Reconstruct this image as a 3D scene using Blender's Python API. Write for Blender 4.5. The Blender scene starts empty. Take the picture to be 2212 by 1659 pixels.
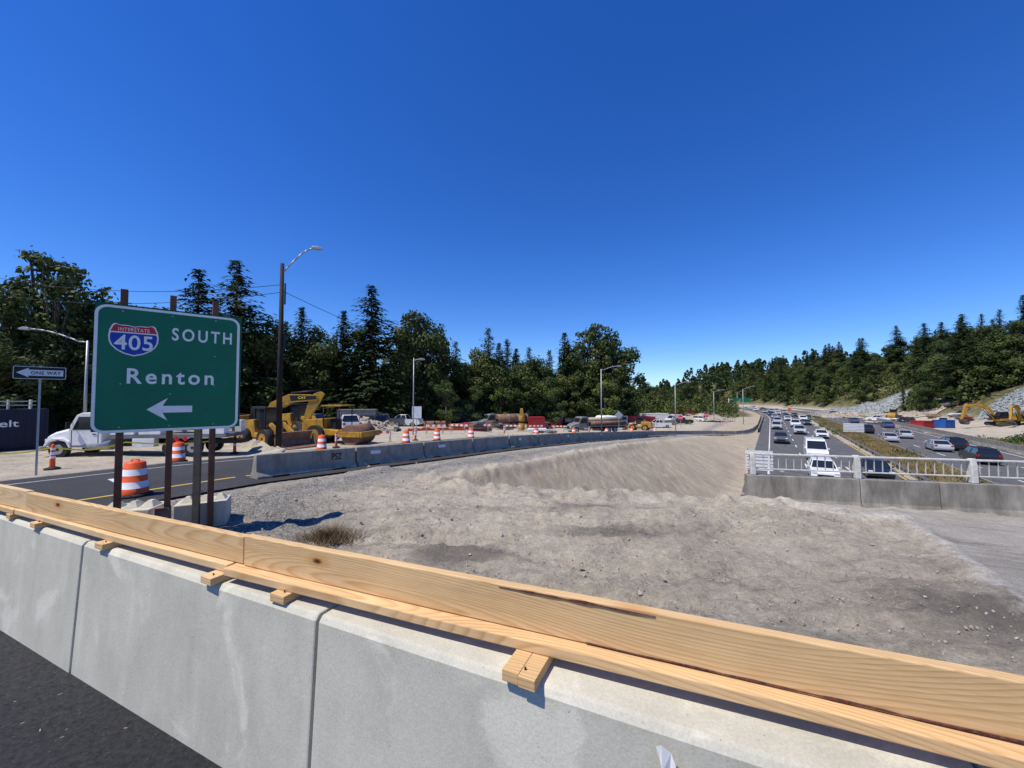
import bpy, bmesh, math, random
import numpy as np
from mathutils import Vector, Matrix, noise
R=random.Random(7)
scn=bpy.context.scene
C=scn.collection
rad=math.radians
# ------------------------------------------------------------------ materials
def nt(name):
    m=bpy.data.materials.new(name); m.use_nodes=True
    n=m.node_tree; b=n.nodes['Principled BSDF']; return m,n,b
def N(n,t,**k):
    x=n.nodes.new(t)
    for a,v in k.items(): setattr(x,a,v)
    return x
def mixc(n,fac,a,b,bt='MIX'):
    x=N(n,'ShaderNodeMix',data_type='RGBA',blend_type=bt)
    for s,v in ((0,fac),(6,a),(7,b)):
        if isinstance(v,(int,float)): x.inputs[s].default_value=v
        elif isinstance(v,tuple): x.inputs[s].default_value=(*v,1) if len(v)==3 else v
        else: n.links.new(v,x.inputs[s])
    return x.outputs[2]
def ramp(n,src,p0,p1,c0=(0,0,0),c1=(1,1,1)):
    r=N(n,'ShaderNodeValToRGB'); e=r.color_ramp.elements
    e[0].position=p0;e[1].position=p1;e[0].color=(*c0,1);e[1].color=(*c1,1)
    n.links.new(src,r.inputs[0]); return r.outputs[0]
def mul(n,a,b,op='MULTIPLY'):
    x=N(n,'ShaderNodeMath',operation=op)
    for i,v in enumerate((a,b)):
        if isinstance(v,(int,float)): x.inputs[i].default_value=v
        else: n.links.new(v,x.inputs[i])
    return x.outputs[0]
def add_(n,a,b): return mul(n,a,b,'ADD')
def tex(n,scale,detail=6,rough=.6,mapscale=None,kind='noise',src=None,dist=0,rot=None,world=False):
    if src is None:
        src=N(n,'ShaderNodeNewGeometry').outputs['Position'] if world else N(n,'ShaderNodeTexCoord').outputs['Object']
    if rot is not None:
        mp=N(n,'ShaderNodeMapping'); mp.inputs['Rotation'].default_value=(0,0,rot); n.links.new(src,mp.inputs[0]); src=mp.outputs[0]
    if mapscale:
        mp=N(n,'ShaderNodeMapping'); mp.inputs['Scale'].default_value=mapscale
        n.links.new(src,mp.inputs[0]); src=mp.outputs[0]
    if kind=='noise':
        t=N(n,'ShaderNodeTexNoise'); t.inputs['Scale'].default_value=scale; t.inputs['Detail'].default_value=detail; t.inputs['Roughness'].default_value=rough; t.inputs['Distortion'].default_value=dist
        n.links.new(src,t.inputs['Vector']); return t.outputs['Fac']
    if kind=='vor':
        t=N(n,'ShaderNodeTexVoronoi'); t.inputs['Scale'].default_value=scale
        n.links.new(src,t.inputs['Vector']); return t
def bump(n,b,src,strength,dist=.02):
    x=N(n,'ShaderNodeBump'); x.inputs['Strength'].default_value=strength; x.inputs['Distance'].default_value=dist
    n.links.new(src,x.inputs['Height']); n.links.new(x.outputs[0],b.inputs['Normal'])
MATS={}
def mat(name,c1,c2=None,scale=4,rough=.75,bmp=0,bscale=40,metal=0,spec=.3,dirt=0):
    if name in MATS: return MATS[name]
    m,n,b=nt(name)
    if c2 is None: c2=tuple(x*.8 for x in c1)
    f=tex(n,scale); f=ramp(n,f,.35,.65)
    col=mixc(n,f,c1,c2)
    if dirt:
        d=ramp(n,tex(n,scale*.6,8,.7),.45,.68)
        col=mixc(n,mul(n,d,dirt),col,(.11,.085,.06))
    n.links.new(col,b.inputs['Base Color'])
    b.inputs['Roughness'].default_value=rough; b.inputs['Metallic'].default_value=metal
    b.inputs['Specular IOR Level'].default_value=spec
    if bmp: bump(n,b,tex(n,bscale,5),bmp)
    MATS[name]=m; return m
def concrete_mat(name,c1,c2,stain=.5,white=0.0,sd=(1,1,.35),hi=.45):
    m,n,b=nt(name)
    f=ramp(n,tex(n,1.6,9,.65,world=True),.35,.65); col=mixc(n,f,c1,c2)
    st=ramp(n,tex(n,3.5,8,.7,mapscale=sd,world=True),hi,.75)
    col=mixc(n,mul(n,st,stain),col,tuple(x*.42 for x in c1))
    if white:
        w=ramp(n,tex(n,2.3,5,.55,dist=.8,world=True),.58,.66)
        col=mixc(n,mul(n,w,white),col,tuple(min(1,x*1.3) for x in c2))
        dr=ramp(n,tex(n,6,4,.6,mapscale=(1,1,.12),world=True),.60,.72); col=mixc(n,mul(n,dr,.22),col,tuple(min(1,x*1.4) for x in c2))
    v=tex(n,42,kind='vor',world=True); pit=ramp(n,v.outputs['Distance'],.05,.13,(.4,.4,.4),(1,1,1))
    msk=ramp(n,tex(n,7,3,world=True),.54,.60); pit=mixc(n,msk,(1.,1.,1.),pit)
    col=mixc(n,1.0,col,pit,'MULTIPLY')
    g=ramp(n,tex(n,120,4,.7,world=True),.3,.7,(.86,.86,.86),(1.10,1.10,1.10)); col=mixc(n,1.0,col,g,'MULTIPLY')
    n.links.new(col,b.inputs['Base Color']); b.inputs['Roughness'].default_value=.85; b.inputs['Specular IOR Level'].default_value=.25
    bump(n,b,tex(n,50,7,.75,world=True),.25,.007); MATS[name]=m; return m
m_conc_new=concrete_mat('new_concrete',(.49,.46,.36),(.59,.555,.445),.28,.55)
m_conc_old=concrete_mat('old_concrete',(.25,.225,.18),(.39,.355,.29),1.0,sd=(1,1,.25),hi=.36)
m_conc_bar=concrete_mat('barrier_concrete',(.26,.235,.19),(.37,.34,.28),.8)
def asphalt(name,c,sp,sc=1.0):
    m,n,b=nt(name)
    f=ramp(n,tex(n,38*sc,6,.9),.38,.64,tuple(x*.25 for x in c),tuple(x*2.1 for x in c))
    g=ramp(n,tex(n,.7,8,.6),.35,.7,(.8,.8,.8),(1.3,1.28,1.24)); col=mixc(n,1.0,f,g,'MULTIPLY')
    v=tex(n,60*sc,kind='vor'); s=ramp(n,v.outputs['Distance'],.0,.26,(sp,sp,sp*.95),(0,0,0))
    k=ramp(n,tex(n,22,3),.54,.60); s=mixc(n,k,(0.,0.,0.),s); col=mixc(n,1.0,col,s,'ADD')
    n.links.new(col,b.inputs['Base Color']); b.inputs['Roughness'].default_value=.8
    bump(n,b,tex(n,60*sc,6,.9),1.0,.03); return m
m_asph=asphalt('fresh_asphalt',(.036,.035,.034),.16,.8)
m_asph_old=asphalt('worn_asphalt',(.095,.092,.087),.04)
def woodmat(name,c1,c2,seed):
    m,n,b=nt(name)
    tc=N(n,'ShaderNodeTexCoord'); mp=N(n,'ShaderNodeMapping')
    mp.inputs['Location'].default_value=(seed*3.1,seed*.7,seed*.37)
    mp.inputs['Scale'].default_value=(.42,3.6,3.6); n.links.new(tc.outputs['Object'],mp.inputs[0])
    w=N(n,'ShaderNodeTexNoise'); w.inputs['Scale'].default_value=1.25; w.inputs['Detail'].default_value=.6; w.inputs['Distortion'].default_value=.12
    n.links.new(mp.outputs[0],w.inputs['Vector'])
    wob=mul(n,tex(n,1,4,.6,mapscale=(3,30,30)),.014)
    mu=mul(n,add_(n,w.outputs['Fac'],wob),40)
    fr=N(n,'ShaderNodeMath',operation='FRACT'); n.links.new(mu,fr.inputs[0])
    rr_=N(n,'ShaderNodeValToRGB'); e=rr_.color_ramp.elements; e[0].position=0;e[0].color=(0,0,0,1);e[1].position=1;e[1].color=(0,0,0,1)
    x=e.new(.82); x.color=(.95,.95,.95,1); x=e.new(.45); x.color=(.14,.14,.14,1)
    n.links.new(fr.outputs[0],rr_.inputs[0])
    fade=ramp(n,tex(n,2.2,4,.6),.3,.65,(.65,.65,.65),(1,1,1)); gr=mul(n,rr_.outputs[0],fade)
    col=mixc(n,gr,c1,c2)
    fine=ramp(n,tex(n,1,5,.6,mapscale=(5,140,140)),.3,.7,(.88,.86,.83),(1.07,1.07,1.07))
    col=mixc(n,1.0,col,fine,'MULTIPLY')
    big=ramp(n,tex(n,1.7,4,.6),.3,.75,(.86,.83,.78),(1.08,1.07,1.05)); col=mixc(n,1.0,col,big,'MULTIPLY')
    kv=tex(n,1,kind='vor',mapscale=(2.1,4.8,4.8)); kd=ramp(n,kv.outputs['Distance'],.045,.085,(.16,.07,.03),(1,1,1))
    k2=ramp(n,kv.outputs['Distance'],.08,.20,(.86,.72,.58),(1,1,1)); col=mixc(n,1.0,col,k2,'MULTIPLY')
    col=mixc(n,1.0,col,kd,'MULTIPLY')
    sg=ramp(n,tex(n,5,8,.7,mapscale=(.5,1,1)),.60,.74); col=mixc(n,mul(n,sg,.35),col,(.42,.30,.18))
    n.links.new(col,b.inputs['Base Color']); b.inputs['Roughness'].default_value=.7; b.inputs['Specular IOR Level'].default_value=.25
    bump(n,b,rr_.outputs[0],.12,.003); return m
WC=(((.72,.50,.26),(.54,.33,.135)),((.70,.48,.245),(.53,.31,.125)),((.74,.54,.31),(.60,.38,.18)),((.72,.49,.26),(.54,.32,.135)))
m_wood=[woodmat('fresh_lumber_%d'%i,WC[i][0],WC[i][1],i+1) for i in range(4)]
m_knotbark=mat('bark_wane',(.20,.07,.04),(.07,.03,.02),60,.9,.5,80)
m_post=mat('brown_timber',(.15,.075,.045),(.09,.045,.028),3,.8,.4,60)
m_wpost=mat('weathered_timber',(.18,.15,.11),(.11,.09,.07),3,.8,.4,60)
m_green=mat('sign_green',(.0,.150,.080),(.0,.125,.068),2,.45)
m_green2=mat('sign_backing_green',(.0,.10,.05),(.0,.08,.045),2,.6)
m_white=mat('white_paint',(.80,.80,.78),(.66,.65,.61),3,.5)
m_refl=mat('reflective_white',(.78,.80,.80),(.70,.72,.72),8,.4)
m_signblue=mat('sign_blue',(.01,.05,.38),(.01,.045,.34),4,.45)
m_signred=mat('sign_red',(.50,.02,.03),(.45,.02,.03),4,.45)
m_black=mat('black_rubber',(.02,.02,.02),(.035,.035,.035),10,.8)
m_blackp=mat('black_paint',(.012,.012,.013),(.02,.02,.02),5,.5)
m_pole=mat('dark_pole_timber',(.03,.022,.018),(.015,.012,.01),2,.8,.3,30)
m_galv=mat('galvanized_steel',(.42,.43,.43),(.33,.34,.34),6,.45,metal=.4)
m_rail=mat('rail_metal_paint',(.62,.60,.53),(.44,.42,.36),9,.6)
m_orange=mat('barrel_orange',(.85,.12,.02),(.70,.09,.02),3,.5)
m_yel=mat('machine_yellow',(.55,.29,.02),(.42,.22,.025),2,.5,dirt=.8)
m_tape=mat('tape_yellow',(.80,.72,.05),(.75,.65,.05),2,.5)
m_rust=mat('rusted_steel',(.16,.08,.045),(.24,.15,.10),2,.85,.3,30)
m_glass,_n,_b=nt('dark_window_glass'); _b.inputs['Base Color'].default_value=(.015,.02,.025,1); _b.inputs['Roughness'].default_value=.06; _b.inputs['Specular IOR Level'].default_value=.6
m_chrome=mat('lamp_lens',(.85,.85,.82),(.75,.75,.75),9,.2,spec=.8)
m_tail=mat('tail_lamp_red',(.45,.01,.01),(.35,.01,.01),9,.25)
m_red=mat('container_red',(.40,.02,.025),(.30,.02,.02),2,.6,dirt=.4)
m_blue=mat('container_blue',(.02,.10,.38),(.02,.08,.30),2,.6,dirt=.2)
m_navy=mat('navy_paint',(.008,.012,.035),(.006,.010,.028),2,.5)
m_tan=mat('tan_panel',(.45,.39,.28),(.36,.31,.23),2,.7)
m_grey=mat('grey_panel',(.20,.205,.20),(.14,.14,.14),2,.7)
m_tent=mat('white_canvas',(.85,.85,.82),(.75,.75,.72),2,.8)
m_yline=mat('yellow_line_paint',(.62,.42,.06),(.5,.34,.05),8,.7)
m_wline=mat('white_line_paint',(.72,.72,.70),(.50,.50,.48),8,.7)
m_tread=mat('track_steel',(.06,.055,.05),(.12,.10,.08),8,.8)
m_car,_n,_b=nt('car_paint'); _o=N(_n,'ShaderNodeObjectInfo'); _n.links.new(_o.outputs['Color'],_b.inputs['Base Color']); _b.inputs['Roughness'].default_value=.3; _b.inputs['Coat Weight'].default_value=.5; _b.inputs['Coat Roughness'].default_value=.08
def leafmat(name,c1,c2,c3):
    m,n,b=nt(name)
    g=N(n,'ShaderNodeNewGeometry'); oi=N(n,'ShaderNodeObjectInfo')
    col=mixc(n,g.outputs['Random Per Island'],c1,c2)
    f=ramp(n,tex(n,.35,4),.4,.65); col=mixc(n,f,col,c3)
    k=ramp(n,oi.outputs['Random'],0,1,(.60,.70,.62),(1.45,1.30,1.05)); col=mixc(n,1.0,col,k,'MULTIPLY')
    n.links.new(col,b.inputs['Base Color']); b.inputs['Roughness'].default_value=.65; b.inputs['Specular IOR Level'].default_value=.2
    t=N(n,'ShaderNodeBsdfTranslucent'); n.links.new(col,t.inputs[0]); mx=N(n,'ShaderNodeMixShader'); mx.inputs[0].default_value=.2
    n.links.new(b.outputs[0],mx.inputs[1]); n.links.new(t.outputs[0],mx.inputs[2]); n.links.new(mx.outputs[0],n.nodes['Material Output'].inputs[0])
    return m
m_con=leafmat('conifer_needles',(.022,.040,.015),(.06,.085,.030),(.036,.058,.022))
m_dec=leafmat('broad_leaves',(.038,.060,.018),(.12,.145,.044),(.066,.092,.030))
m_lite=leafmat('light_leaves',(.075,.115,.028),(.15,.19,.055),(.11,.15,.045))
m_dry=leafmat('dry_brush',(.34,.24,.11),(.52,.39,.20),(.24,.17,.09))
m_bark=mat('bark',(.10,.08,.06),(.06,.05,.04),3,.9,.5,20)
# ------------------------------------------------------------------ mesh builder
class MB:
    def __init__(s): s.v=[];s.f=[];s.m=[];s.s=[]
    def add(s,vs,fs,m=0,sm=False):
        n=len(s.v); s.v+=[tuple(v) for v in vs]; s.f+=[tuple(i+n for i in f) for f in fs]; s.m+=[m]*len(fs); s.s+=[sm]*len(fs); return s
    def box(s,c,d,m=0,rot=None,top=None):
        x,y,z=d[0]/2,d[1]/2,d[2]/2; tx,ty=(top or (1,1))
        vs=[Vector(p) for p in ((-x,-y,-z),(x,-y,-z),(x,y,-z),(-x,y,-z),(-x*tx,-y*ty,z),(x*tx,-y*ty,z),(x*tx,y*ty,z),(-x*tx,y*ty,z))]
        if rot: vs=[rot@v for v in vs]
        vs=[v+Vector(c) for v in vs]
        return s.add(vs,[(0,3,2,1),(4,5,6,7),(0,1,5,4),(1,2,6,5),(2,3,7,6),(3,0,4,7)],m)
    def cyl(s,p,q,r,r2=None,n=12,m=0,caps=True,sm=True):
        p=Vector(p);q=Vector(q);r2=r if r2 is None else r2
        d=(q-p).normalized(); a=d.orthogonal().normalized(); b=d.cross(a)
        vs=[];
        for i in range(n):
            t=2*math.pi*i/n; o=a*math.cos(t)+b*math.sin(t); vs+=[p+o*r,q+o*r2]
        s.add(vs,[(2*i,2*((i+1)%n),2*((i+1)%n)+1,2*i+1) for i in range(n)],m,sm)
        if caps: s.add(vs,[tuple(2*i for i in range(n)),tuple(2*i+1 for i in range(n))],m)
        return s
    def tube(s,pts,r,n=8,m=0):
        for i in range(len(pts)-1):
            r1=r[i] if isinstance(r,(list,tuple)) else r; r2=r[i+1] if isinstance(r,(list,tuple)) else r
            s.cyl(pts[i],pts[i+1],r1,r2,n,m)
        return s
    def prism(s,pts,a,b,m=0,plane='xz'):
        n=len(pts)
        f=(lambda p,t:(p[0],t,p[1])) if plane=='xz' else ((lambda p,t:(t,p[0],p[1])) if plane=='yz' else (lambda p,t:(p[0],p[1],t)))
        vs=[f(p,a) for p in pts]+[f(p,b) for p in pts]
        return s.add(vs,[tuple(range(n)),tuple(range(n,2*n))]+[(i,(i+1)%n,(i+1)%n+n,i+n) for i in range(n)],m)
    def lathe(s,prof,n=20,mats=None):
        for k in range(len(prof)-1):
            (r1,z1),(r2,z2)=prof[k],prof[k+1]; vs=[]
            for i in range(n):
                t=2*math.pi*i/n; vs+=[(r1*math.cos(t),r1*math.sin(t),z1),(r2*math.cos(t),r2*math.sin(t),z2)]
            s.add(vs,[(2*i,2*((i+1)%n),2*((i+1)%n)+1,2*i+1) for i in range(n)],mats[k] if mats else 0,True)
        return s
    def mesh(s,name,mats,fix=True):
        me=bpy.data.meshes.new(name); me.from_pydata(s.v,[],s.f)
        for m in mats: me.materials.append(m)
        me.polygons.foreach_set('material_index',s.m); me.polygons.foreach_set('use_smooth',s.s)
        if fix:
            bm=bmesh.new(); bm.from_mesh(me); bmesh.ops.remove_doubles(bm,verts=bm.verts,dist=1e-5); bmesh.ops.recalc_face_normals(bm,faces=bm.faces); bm.to_mesh(me); bm.free()
        me.update(); return me
    def obj(s,name,mats,parent=None,bevel=0,fix=True):
        if not isinstance(mats,(list,tuple)): mats=[mats]
        o=bpy.data.objects.new(name,s.mesh(name,mats,fix)); C.objects.link(o)
        if parent: o.parent=parent
        if bevel:
            b=o.modifiers.new('bevel','BEVEL'); b.width=bevel; b.segments=2; b.limit_method='ANGLE'; b.angle_limit=rad(35)
        return o
def tag(o,label,cat,group=None,kind=None):
    if kind: o['kind']=kind
    o['label']=label; o['category']=cat
    if group: o['group']=group
    return o
def thing(name,label,cat,loc=(0,0,0),rz=0,group=None):
    o=bpy.data.objects.new(name,None); o.empty_display_size=.2; C.objects.link(o); o.location=loc; o.rotation_euler=(0,0,rz)
    return tag(o,label,cat,group)
def dup(root,loc,rz=0,sc=1,label=None,color=None):
    def cp(o,par):
        n=o.copy(); C.objects.link(n)
        if par: n.parent=par
        if color: n.color=color
        for c in o.children: cp(c,n)
        return n
    n=cp(root,None); n.location=loc; n.rotation_euler=(0,0,rz); n.scale=sc if isinstance(sc,tuple) else (sc,)*3
    if label: n['label']=label
    return n
def text(name,st,w,h,cx,cz,y,m,parent,space=1.0,bold=0.0):
    cu=bpy.data.curves.new(name,'FONT'); cu.body=st; cu.space_character=space; cu.offset=bold; cu.extrude=.002; cu.resolution_u=4
    o=bpy.data.objects.new(name,cu); C.objects.link(o); dg=bpy.context.evaluated_depsgraph_get()
    me=bpy.data.meshes.new_from_object(o.evaluated_get(dg)); bpy.data.objects.remove(o)
    xs=[v.co.x for v in me.vertices]; ys=[v.co.y for v in me.vertices]; x0,x1,y0,y1=min(xs),max(xs),min(ys),max(ys)
    for v in me.vertices:
        X=(v.co.x-(x0+x1)/2)/(x1-x0)*w; Z=(v.co.y-(y0+y1)/2)/(y1-y0)*h
        v.co=(cx+X,y-v.co.z,cz+Z)
    me.materials.clear(); me.materials.append(m)
    o=bpy.data.objects.new(name,me); C.objects.link(o); o.parent=parent; return o
def rr(x0,z0,x1,z1,r,n=6):
    p=[]
    for cx,cz,a in ((x1-r,z1-r,0),(x0+r,z1-r,90),(x0+r,z0+r,180),(x1-r,z0+r,270)):
        for i in range(n+1): t=rad(a+90*i/n); p.append((cx+r*math.cos(t),cz+r*math.sin(t)))
    return p
# ------------------------------------------------------------------ terrain
HD=math.atan2(.830,.558)
def clamp(x): return 0. if x<0 else (1. if x>1 else x)
def sm(x): x=clamp(x); return x*x*(3-2*x)
ZS=[-200,6,21,32,56,72,86,150,2000]; ZV=[-1.,-1.,-1.6,-2.2,-3.8,-4.75,-5.35,-5.7,-5.7]
def bend(s): return -.0009*max(0,s-150)**2 if s<450 else -81-.54*(s-450)
def xy(s,q):
    q=q+bend(s); return (.558*s+.830*q,.830*s-.558*q)
TY=[-300,60,100,180,350,500,2000]; TX=[70,104,125,161,206,212,260]
ZF=-5.5
def H(x,y):
    s=.558*x+.830*y; q=.830*x-.558*y
    qb=q-bend(s)
    zp=float(np.interp(s,ZS,ZV)); zp-=.6*sm((-q-18)/10)*(1-sm((s-5)/35))
    cq=-9.3+(.35*noise.noise((s*.18,3.,0)) if s<90 else 0)
    e=clamp((qb-cq)/6.3); zem=zp+(ZF-zp)*e
    w=.222*x+.975*y
    edge=11.6+(.45*noise.noise((x*.45,y*.2,0)) if abs(x)<30 else 0)
    if x<-1: edge+= (-1-x)*.6
    zpl=-1.-max(0,w-edge)*1.3
    z=max(zem,zpl) if w<40 else zem
    if w<edge: z=max(zp,-1.0) if q>-13 else zp
    z=max(z,ZF) if qb>-9 else z
    tx=float(np.interp(y,TY,TX)); 
    if x>tx-12 and y>20:
        z+=34*(1-math.exp(-max(0,x-tx)*.62/34))+1.2*sm((x-tx+12)/12)
    if 14.3>qb>10.2 and w>20: z+=.5*math.sin((qb-10.2)/4.1*math.pi)
    t=y+.435*x-1.325
    if t<1.2 : 
        k=sm((t-.22)/.75); z=0*(1-k)+z*k
    if t<.3: z=0.
    return z
def P(a,y,dz=0): 
    x=a*y; return (x,y,H(x,y)+dz)
def steps(*segs):
    out=[]
    for a,b,st in segs:
        n=max(1,int(round((b-a)/st))); out+=[a+(b-a)*i/n for i in range(n)]
    out.append(segs[-1][1]); return out
def nn(x,y,f,o=0.): return noise.noise((x*f,y*f,o))
def ruts(x,y):
    r=0
    for (px,py,dx,dy,wob) in ((-2,9.2,.97,-.10,.5),(0,6.4,.98,-.18,.7),(2,8.4,.95,.10,.4),(1,4.9,.97,-.22,.3),(3,7.2,.7,.71,.4)):
        u=(x-px)*dx+(y-py)*dy; v_=-(x-px)*dy+(y-py)*dx+wob*noise.noise((u*.25,px,0))
        for off in (-.5,.5,):
            d=abs(v_-off)
            if d<.26: r-=.04*math.cos(d/.26*math.pi/2)*(1+.5*math.sin(u*24))
            elif d<.40: r+=.03
    return r
def rough(x,y): return nn(x,y,.55,7.)*.12+nn(x,y,1.3,1.3)*.06+nn(x,y,2.9,4.)*.035
xs=steps((-900,-200,60),(-200,-40,8),(-40,-10,.8),(-10,13,.085),(13,40,.5),(40,70,1.),(70,300,3.2),(300,1200,60))
ys=steps((-60,-4,5),(-4,2,.4),(2,13,.085),(13,34,.25),(34,60,.8),(60,320,3.2),(320,1600,60))
vs=[];cols=[];c2s=[]
for y in ys:
    for x in xs:
        z=H(x,y); s=.558*x+.830*y; q=.830*x-.558*y; qb=q-bend(s); t=y+.435*x-1.325
        near=(-12<x<34 and 1.5<y<40)
        road=(-24.3<q<-13.4 and s<70)
        ww=.222*x+.975*y
        slab=clamp((x-(6.33+(y-4.85)*.58))/.5) if ww<11.6 else 0
        slab=max(slab,clamp((x-5.8)/3)*clamp((ww-10.3)/.6)) if ww<11.6 else 0
        if near and t>.8 and not road and q<8:
            a=rough(x,y)+nn(x,y,6.5,4.)*.026+nn(x,y,13,14.)*.014
            cl=nn(x,y,5.0,9.)
            a+=max(0,cl-.30)*.22*clamp(nn(x,y,.6,2.)*3+.5)
            if ww<11.5: a+=ruts(x,y)
            if ww>12: a=a*.5+nn(s,q,.35,2.)*.10+max(0,nn(x,y,3.4,1.)-.28)*.24
            if abs(ww-11.6)<1.0 and x>-2: a+=max(0,nn(x,y,2.6,3.))*.30
            if abs(q+9.6)<.6 and s>9: a+=.16*math.cos((q+9.6)/.6*math.pi/2)+max(0,nn(x,y,2.4,6.))*.2
            a*= 1-.75*slab
            a*= clamp((-13.3-q)/-.8)
            z+=a
            if 0<slab<1: z+=.06*math.sin(slab*math.pi)+.03*slab
        elif t>.8 and not road and not(-2.5<qb<26.5) : z+=noise.noise((x*.15,y*.15,1.))*.25*clamp((y-18)/20)
        if road: z-=.05
        if -2.2<qb<26.6 and ww>18: z-=.06 if not 10<qb<14.5 else 0
        vs.append((x,y,z))
        gravel=clamp(1-abs(q+11.8)/2.0)+ (clamp(1-math.hypot(x+5.2,y-8.6)/2.6) if near else 0)
        tx=float(np.interp(y,TY,TX))
        veg=0
        if x>tx-3: veg=clamp((x-tx+3)/6)
        if q<-52 or (q<-34 and s>75): veg=1
        if s>170 and (qb<-6): veg=1
        if 10.2<qb<14.3: veg=.35
        if s>600: veg=1
        if x>0 and 40>qb>27.5 and s<95: veg=max(veg,.8*clamp((95-s)/15))
        emb=clamp((q+9.6)/.5)*clamp((-1-q)/1.5) if ww>12 else 0
        cols.append((clamp(gravel),veg,emb,1)); 
        dk=clamp(1-math.hypot((x+.9)/1.6,(y-6.9)/.8))+clamp(1-math.hypot((x-6.2)/2.8,(y-5.0)/1.7))*.8+clamp(1-math.hypot((x-2.2)/3,(y-7.9)/.7))*.8+clamp(1-math.hypot((x-2.0)/3.5,(y-9.8)/.5))*.6+clamp(1-math.hypot((x-3.5)/3.5,(y-11.4)/.35))*.7
        c2s.append((slab,clamp(dk),clamp(1-abs(slab-.5)*2),1))
nx=len(xs);ny=len(ys)
fs=[(j*nx+i,j*nx+i+1,(j+1)*nx+i+1,(j+1)*nx+i) for j in range(ny-1) for i in range(nx-1)]
me=bpy.data.meshes.new('ground'); me.from_pydata(vs,[],fs)
ca=me.color_attributes.new('mask','FLOAT_COLOR','POINT'); ca.data.foreach_set('color',[c for t in cols for c in t])
ca=me.color_attributes.new('mask_two','FLOAT_COLOR','POINT'); ca.data.foreach_set('color',[c for t in c2s for c in t])
me.polygons.foreach_set('use_smooth',[True]*len(fs)); me.update()
g=bpy.data.objects.new('ground',me); C.objects.link(g); tag(g,'bare graded dirt and gravel ground of the construction site','ground',kind='structure')
m,n,b=nt('graded_dirt')
def attr(nm):
    at=N(n,'ShaderNodeAttribute',attribute_name=nm); sp=N(n,'ShaderNodeSeparateColor'); n.links.new(at.outputs['Color'],sp.inputs[0]); return sp.outputs
sp=attr('mask'); sq2=attr('mask_two')
c=mixc(n,ramp(n,tex(n,.55,10,.65),.38,.62),(.52,.455,.35),(.41,.36,.28))
sm1=ramp(n,tex(n,.36,11,.78,mapscale=(1,1.9,1),dist=.8),.51,.63); c=mixc(n,mul(n,sm1,.75),c,(.235,.21,.17))
sm2=ramp(n,tex(n,1.3,10,.75,mapscale=(.5,1.7,1),dist=1.0),.53,.66); c=mixc(n,mul(n,sm2,.8),c,(.62,.555,.44))
md=ramp(n,tex(n,6.5,9,.8),.40,.62,(.72,.72,.72),(1.20,1.19,1.17)); c=mixc(n,.75,c,mixc(n,1.0,c,md,'MULTIPLY'))
dkf=ramp(n,add_(n,mul(n,sq2[1],.8),mul(n,tex(n,2.0,9,.75),.6)),.54,.80); c=mixc(n,mul(n,dkf,.75),c,(.15,.135,.115))
emb=mixc(n,ramp(n,tex(n,1.1,11,.78,rot=-HD+.5,mapscale=(1.1,.6,.6)),.36,.62),(.33,.27,.19),(.47,.40,.29)); emb=mixc(n,mul(n,ramp(n,tex(n,1.0,5,.6,rot=-HD+.75,mapscale=(3.2,.22,1)),.52,.60),.35),emb,(.27,.22,.16)); c=mixc(n,sp[2],c,emb)
gv=tex(n,30,kind='vor'); gc=ramp(n,gv.outputs['Color'],.2,.8,(.21,.205,.19),(.62,.60,.545)); ge=ramp(n,gv.outputs['Distance'],.1,.6,(1,1,1),(.35,.35,.35)); gc=mixc(n,1.0,gc,ge,'MULTIPLY')
c=mixc(n,mul(n,sp[0],ramp(n,tex(n,1.5,6,.7),.25,.5)),c,gc)
pvc=mixc(n,ramp(n,tex(n,.9,9,.7),.35,.65),(.52,.485,.42),(.39,.36,.31)); st_=ramp(n,tex(n,1.1,8,.72,rot=.5,mapscale=(.35,2.5,1)),.50,.66); pvc=mixc(n,mul(n,st_,.75),pvc,(.18,.16,.135))
sle=ramp(n,add_(n,sq2[0],mul(n,add_(n,tex(n,2.5,7,.7),-.5),.9)),.42,.56); c=mixc(n,mul(n,sle,.85),c,pvc)
c=mixc(n,mul(n,sq2[2],ramp(n,tex(n,5,7,.75),.42,.6)),c,(.68,.64,.555))
st=tex(n,20,kind='vor'); sc=ramp(n,st.outputs['Distance'],.12,.26,(1,1,1),(0,0,0)); sk=ramp(n,tex(n,2.2,6,.7),.46,.62); sc2=mixc(n,sk,(0.,0.,0.),sc); c=mixc(n,mul(n,sc2,.7),c,ramp(n,st.outputs['Color'],.2,.8,(.20,.18,.15),(.54,.49,.415)))
fn=ramp(n,tex(n,38,9,.9),.34,.66,(.60,.60,.60),(1.38,1.38,1.38)); c=mixc(n,1.0,c,fn,'MULTIPLY')
vg=mixc(n,ramp(n,tex(n,.4,8,.7),.4,.65),(.06,.075,.03),(.22,.17,.085)); c=mixc(n,sp[1],c,vg)
n.links.new(c,b.inputs['Base Color']); b.inputs['Roughness'].default_value=.95; b.inputs['Specular IOR Level'].default_value=.05
clod=ramp(n,tex(n,11,kind='vor').outputs['Distance'],.0,.6,(1,1,1),(0,0,0)); ck=ramp(n,tex(n,1.1,5,.7),.42,.58)
hsum=add_(n,mul(n,mul(n,clod,ck),.35),tex(n,12,12,.86))
bump(n,b,hsum,.9,.075)
me.materials.append(m)
mb=MB(); mb.add([(-14,-6,.004),(9,-6,.004),(9,1.325-.435*9+.05,.004),(-14,1.325+.435*14+.05,.004)],[(0,1,2,3)])
tag(mb.obj('road',m_asph,fix=False),'fresh black asphalt road surface','road',kind='structure')
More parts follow.
